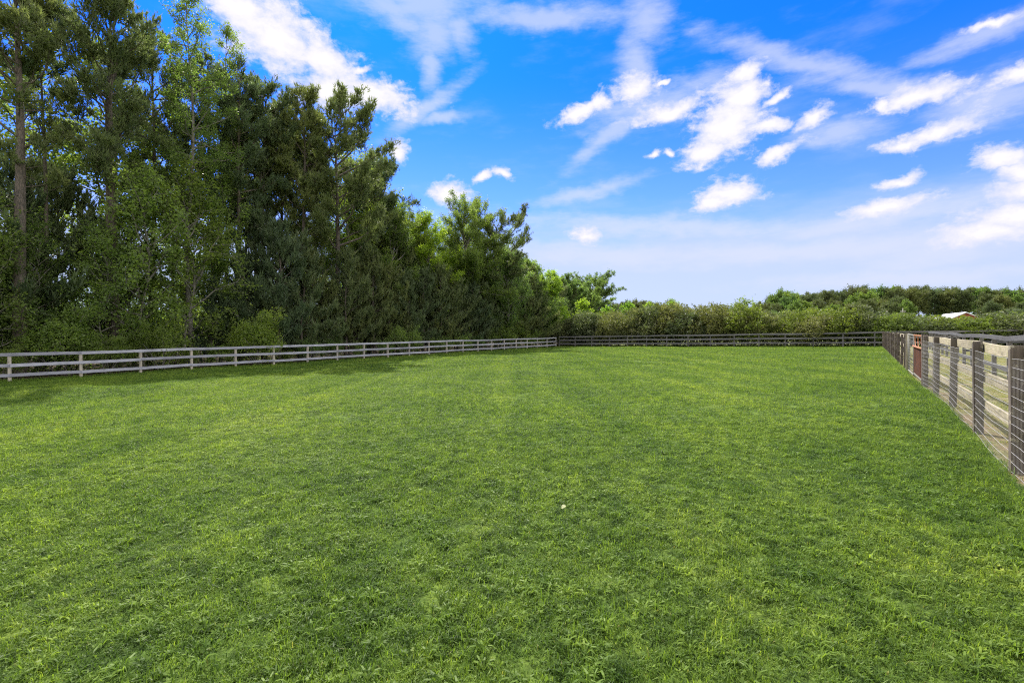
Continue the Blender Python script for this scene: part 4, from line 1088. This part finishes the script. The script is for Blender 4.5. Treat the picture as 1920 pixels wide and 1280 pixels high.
def scatter(name, pts, patches, label, seed, cat='grass', lo=0.75, hi=1.3):
    """one grass object: instances of the patch meshes at pts, tilted with the ground"""
    g = np.random.default_rng(seed)
    x, y = pts[:, 0], pts[:, 1]; z = terrain(x, y); e = 0.1
    nx_ = -(terrain(x + e, y) - terrain(x - e, y)) / (2 * e); ny_ = -(terrain(x, y + e) - terrain(x, y - e)) / (2 * e)
    rot = np.zeros((len(x), 3)); yaw = g.uniform(0, 6.28, len(x))
    for i_ in range(len(x)):
        q = Vector((nx_[i_], ny_[i_], 1)).to_track_quat('Z', 'Y').to_matrix() @ Matrix.Rotation(yaw[i_], 3, 'Z')
        rot[i_] = q.to_euler()
    big = np.sin(x * 0.9 + 1.7 * np.sin(y * .7)) * np.sin(y * 0.8 + x * .3)
    zs = np.clip(0.95 + 0.15 * big + g.normal(0, .15, len(x)), 0.5, 1.3)
    me = bpy.data.meshes.new(name); me.vertices.add(len(x)); me.vertices.foreach_set('co', np.stack([x, y, z], 1).astype(np.float32).ravel())
    for nm, arr in (('rot', rot), ('siz', np.stack([np.ones(len(x)), np.ones(len(x)), zs], 1))):
        a = me.attributes.new(nm, 'FLOAT_VECTOR', 'POINT'); a.data.foreach_set('vector', arr.astype(np.float32).ravel())
    a = me.attributes.new('pick', 'INT', 'POINT'); a.data.foreach_set('value', g.integers(0, len(patches), len(x)).astype(np.int32))
    me.update()
    cc = bpy.data.collections.new(name + '_patches')
    for i_, pm_ in enumerate(patches):
        cc.objects.link(bpy.data.objects.new('%s_patch_%d' % (name, i_), pm_))
    o = ob(name, me)
    ng = bpy.data.node_groups.new(name + '_scatter', 'GeometryNodeTree')
    ng.interface.new_socket('Geometry', in_out='INPUT', socket_type='NodeSocketGeometry'); ng.interface.new_socket('Geometry', in_out='OUTPUT', socket_type='NodeSocketGeometry')
    N = ng.nodes.new; Lk = ng.links.new
    gi = N('NodeGroupInput'); go = N('NodeGroupOutput'); ip = N('GeometryNodeInstanceOnPoints'); ci = N('GeometryNodeCollectionInfo')
    ci.inputs['Collection'].default_value = cc; ci.inputs['Separate Children'].default_value = True; ci.inputs['Reset Children'].default_value = True
    ar = N('GeometryNodeInputNamedAttribute'); ar.data_type = 'FLOAT_VECTOR'; ar.inputs[0].default_value = 'rot'
    asz = N('GeometryNodeInputNamedAttribute'); asz.data_type = 'FLOAT_VECTOR'; asz.inputs[0].default_value = 'siz'
    ap = N('GeometryNodeInputNamedAttribute'); ap.data_type = 'INT'; ap.inputs[0].default_value = 'pick'
    Lk(gi.outputs[0], ip.inputs['Points']); Lk(ci.outputs[0], ip.inputs['Instance']); ip.inputs['Pick Instance'].default_value = True
    Lk(ap.outputs[0], ip.inputs['Instance Index']); Lk(ar.outputs[0], ip.inputs['Rotation']); Lk(asz.outputs[0], ip.inputs['Scale'])
    Lk(ip.outputs[0], go.inputs[0])
    md = o.modifiers.new('scatter', 'NODES'); md.node_group = ng
    tag(o, label, cat, kind='stuff')
    return o

rg = np.random.default_rng(3)
def region(y0, y1, step, test, jitter=0.5):
    xs = np.arange(-60, 70, step); ys = np.arange(y0, y1, step)
    X, Y = np.meshgrid(xs, ys); X = X.ravel() + rg.uniform(-jitter, jitter, X.size) * step; Y = Y.ravel() + rg.uniform(-jitter, jitter, Y.size) * step
    k_ = test(X, Y); return np.stack([X[k_], Y[k_]], 1)
uR = RS.x * RN.x + RS.y * RN.y; uL = LS.x * LN.x + LS.y * LN.y; uB = BS.x * BN.x + BS.y * BN.y
def side_r(X, Y): return X * RN.x + Y * RN.y - uR
def side_l(X, Y): return X * LN.x + Y * LN.y - uL
def side_b(X, Y): return X * BN.x + Y * BN.y - uB
def view(X, Y, mar): return np.abs(X) < Y * 1.12 + mar
A1, A2 = 9.0, 24.0
near = region(0.6, A1, 0.20, lambda X, Y: view(X, Y, 1.6) & (side_r(X, Y) < -0.22))
mid = region(A1, A2, 0.42, lambda X, Y: view(X, Y, 2.0) & (side_r(X, Y) < -0.32) & (side_l(X, Y) < 0.6))
far = region(A2, 75, 0.75, lambda X, Y: view(X, Y, 2.0) & (side_r(X, Y) < -0.45) & (side_l(X, Y) < 0.5) & (side_b(X, Y) < 0.4))
np1 = [blade_patch('near_grass', 200 + i, 0.34, 620, 0.050, 0.0052, M['blade'], 0.6, weeds=(5, 14, 2, 8, 0, 3)[i], stars=(0, 1, 0, 2, 0, 1)[i]) for i in range(6)]
mp = [blade_patch('mid_grass', 210 + i, 0.62, 1000, 0.060, 0.0075, M['blade'], 0.55, weeds=14) for i in range(4)]
fp = [blade_patch('far_grass', 220 + i, 1.15, 1000, 0.055, 0.018, M['blade'], 0.55) for i in range(4)]
scatter('lawn_grass', near, np1, 'short bright green mown lawn grass and clover in the foreground', 1)
scatter('middle_lawn_grass', mid, mp, 'short mown lawn grass across the middle of the field', 2)
scatter('far_lawn_grass', far, fp, 'short mown lawn grass towards the far fences', 3)
# a fringe of longer blades at the right fence, thin dry grass in the paddock
fr = []
for s_i in np.arange(-6, 48, 0.16):
    q = RS + RD * s_i - RN * (0.14 + 0.05 * rg.random()); fr.append((q.x, q.y))
fpz = [blade_patch('fringe_grass', 230 + i, 0.2, 150, 0.11, 0.005, M['blade'], 0.5) for i in range(3)]
scatter('fringe_grass', np.array(fr), fpz, 'brighter unmown grass fringe along the foot of the right fence', 4)
dp = region(1.0, 34, 0.36, lambda X, Y: (side_r(X, Y) > 0.15) & (side_r(X, Y) < 14) & (X < Y * 1.3 + 3) & (rg.random(len(X)) < 0.75))
dpz = [blade_patch('paddock_grass', 240 + i, 0.4, 190, 0.05, 0.006, M['dryblade'], 0.6) for i in range(3)]
scatter('paddock_grass', dp, dpz, 'thin dry yellowish grass beyond the right fence', 5)
# grass fringe under the left and back fence
fr = [(q.x, q.y) for q in [LS + LD * s_i + LN * rg.uniform(-.35, .9) for s_i in np.arange(-16, 49, 0.14)]] + [(q.x, q.y) for q in [BS + BDV * s_i + BN * rg.uniform(-.3, .6) for s_i in np.arange(0, 46, 0.16)]]
fz = [blade_patch('edge_grass', 250 + i, 0.5, 160, 0.13, 0.012, M['blade'], 0.5) for i in range(3)]
scatter('edge_grass', np.array(fr), fz, 'uneven taller grass along the left and back fence lines', 6)

# pale fallen leaf lying on the lawn
Yl = 1.65 * F / (960 - HOR); xl = (1052 - 960) / F * Yl
mb = MB(); V = []; 
for i_ in range(6):
    tq = i_ / 5; wq = 0.017 * math.sin(math.pi * (0.08 + 0.88 * tq)); 
    V += [(0.06 * tq, -wq, 0.006 * math.sin(3 * tq) + .004), (0.06 * tq, 0, 0.012 * math.sin(3 * tq) - .001), (0.06 * tq, wq, 0.006 * math.sin(3 * tq) + .006)]
mb.add(V, [f_ for i_ in range(5) for f_ in ((i_ * 3, i_ * 3 + 3, i_ * 3 + 4, i_ * 3 + 1), (i_ * 3 + 1, i_ * 3 + 4, i_ * 3 + 5, i_ * 3 + 2))])
m, t, p = principled('pale_leaf'); p.inputs['Base Color'].default_value = (0.34, 0.36, 0.18, 1); p.inputs['Roughness'].default_value = 0.5
lf = ob('fallen_leaf', mb.mesh('fallen_leaf', m), loc=(xl, Yl, tz(xl, Yl) + 0.052)); lf.rotation_euler = (0.5, -0.2, 0.7)
tag(lf, 'small pale yellowish leaf lying on the lawn near the middle foreground', 'leaf')

# labels along the rows, counted from the left edge of the view
ORD = ['first', 'second', 'third', 'fourth', 'fifth', 'sixth', 'seventh', 'eighth', 'ninth', 'tenth', 'eleventh', 'twelfth', 'thirteenth', 'fourteenth', 'fifteenth', 'sixteenth', 'seventeenth', 'eighteenth', 'nineteenth', 'twentieth']
def ordinal(i):
    if i < 20: return ORD[i]
    t = {2: 'twenty', 3: 'thirty', 4: 'forty'}[(i + 1) // 10]
    return t + '-' + ORD[(i + 1) % 10 - 1] if (i + 1) % 10 else {2: 'twentieth', 3: 'thirtieth', 4: 'fortieth'}[(i + 1) // 10]
for grp, txt in (('low bushes behind the left fence', 'low dark bush behind the left rails, %s from the left'),
                 ('young pines along the edge of the wood', 'bushy young pine at the edge of the wood, %s from the left'),
                 ('saplings at the edge of the wood', 'leafy shaded sapling at the edge of the wood, %s from the left'),
                 ('silvery hedge shrubs behind the back fence', 'silvery tan-green shrub of the hedge, %s from its left end'),
                 ('hedge shrubs behind the middle of the back fence', 'hedge shrub of the yellow-green middle stretch, %s from the left'),
                 ('hedge shrubs beyond the right paddocks', 'rounded olive hedge shrub beyond the right paddocks, %s from the left'),
                 ('far pines left of the dip', 'dark far-off pine above the left half of the hedge, %s from the left')):
    L_ = [o for o in COL.objects if o.get('group') == grp and o.location.y > 0 and -20 < 960 + F * o.location.x / o.location.y < 1940]
    L_.sort(key=lambda o: o.location.x / o.location.y)
    for i, o in enumerate(L_): o['label'] = txt % ordinal(i)
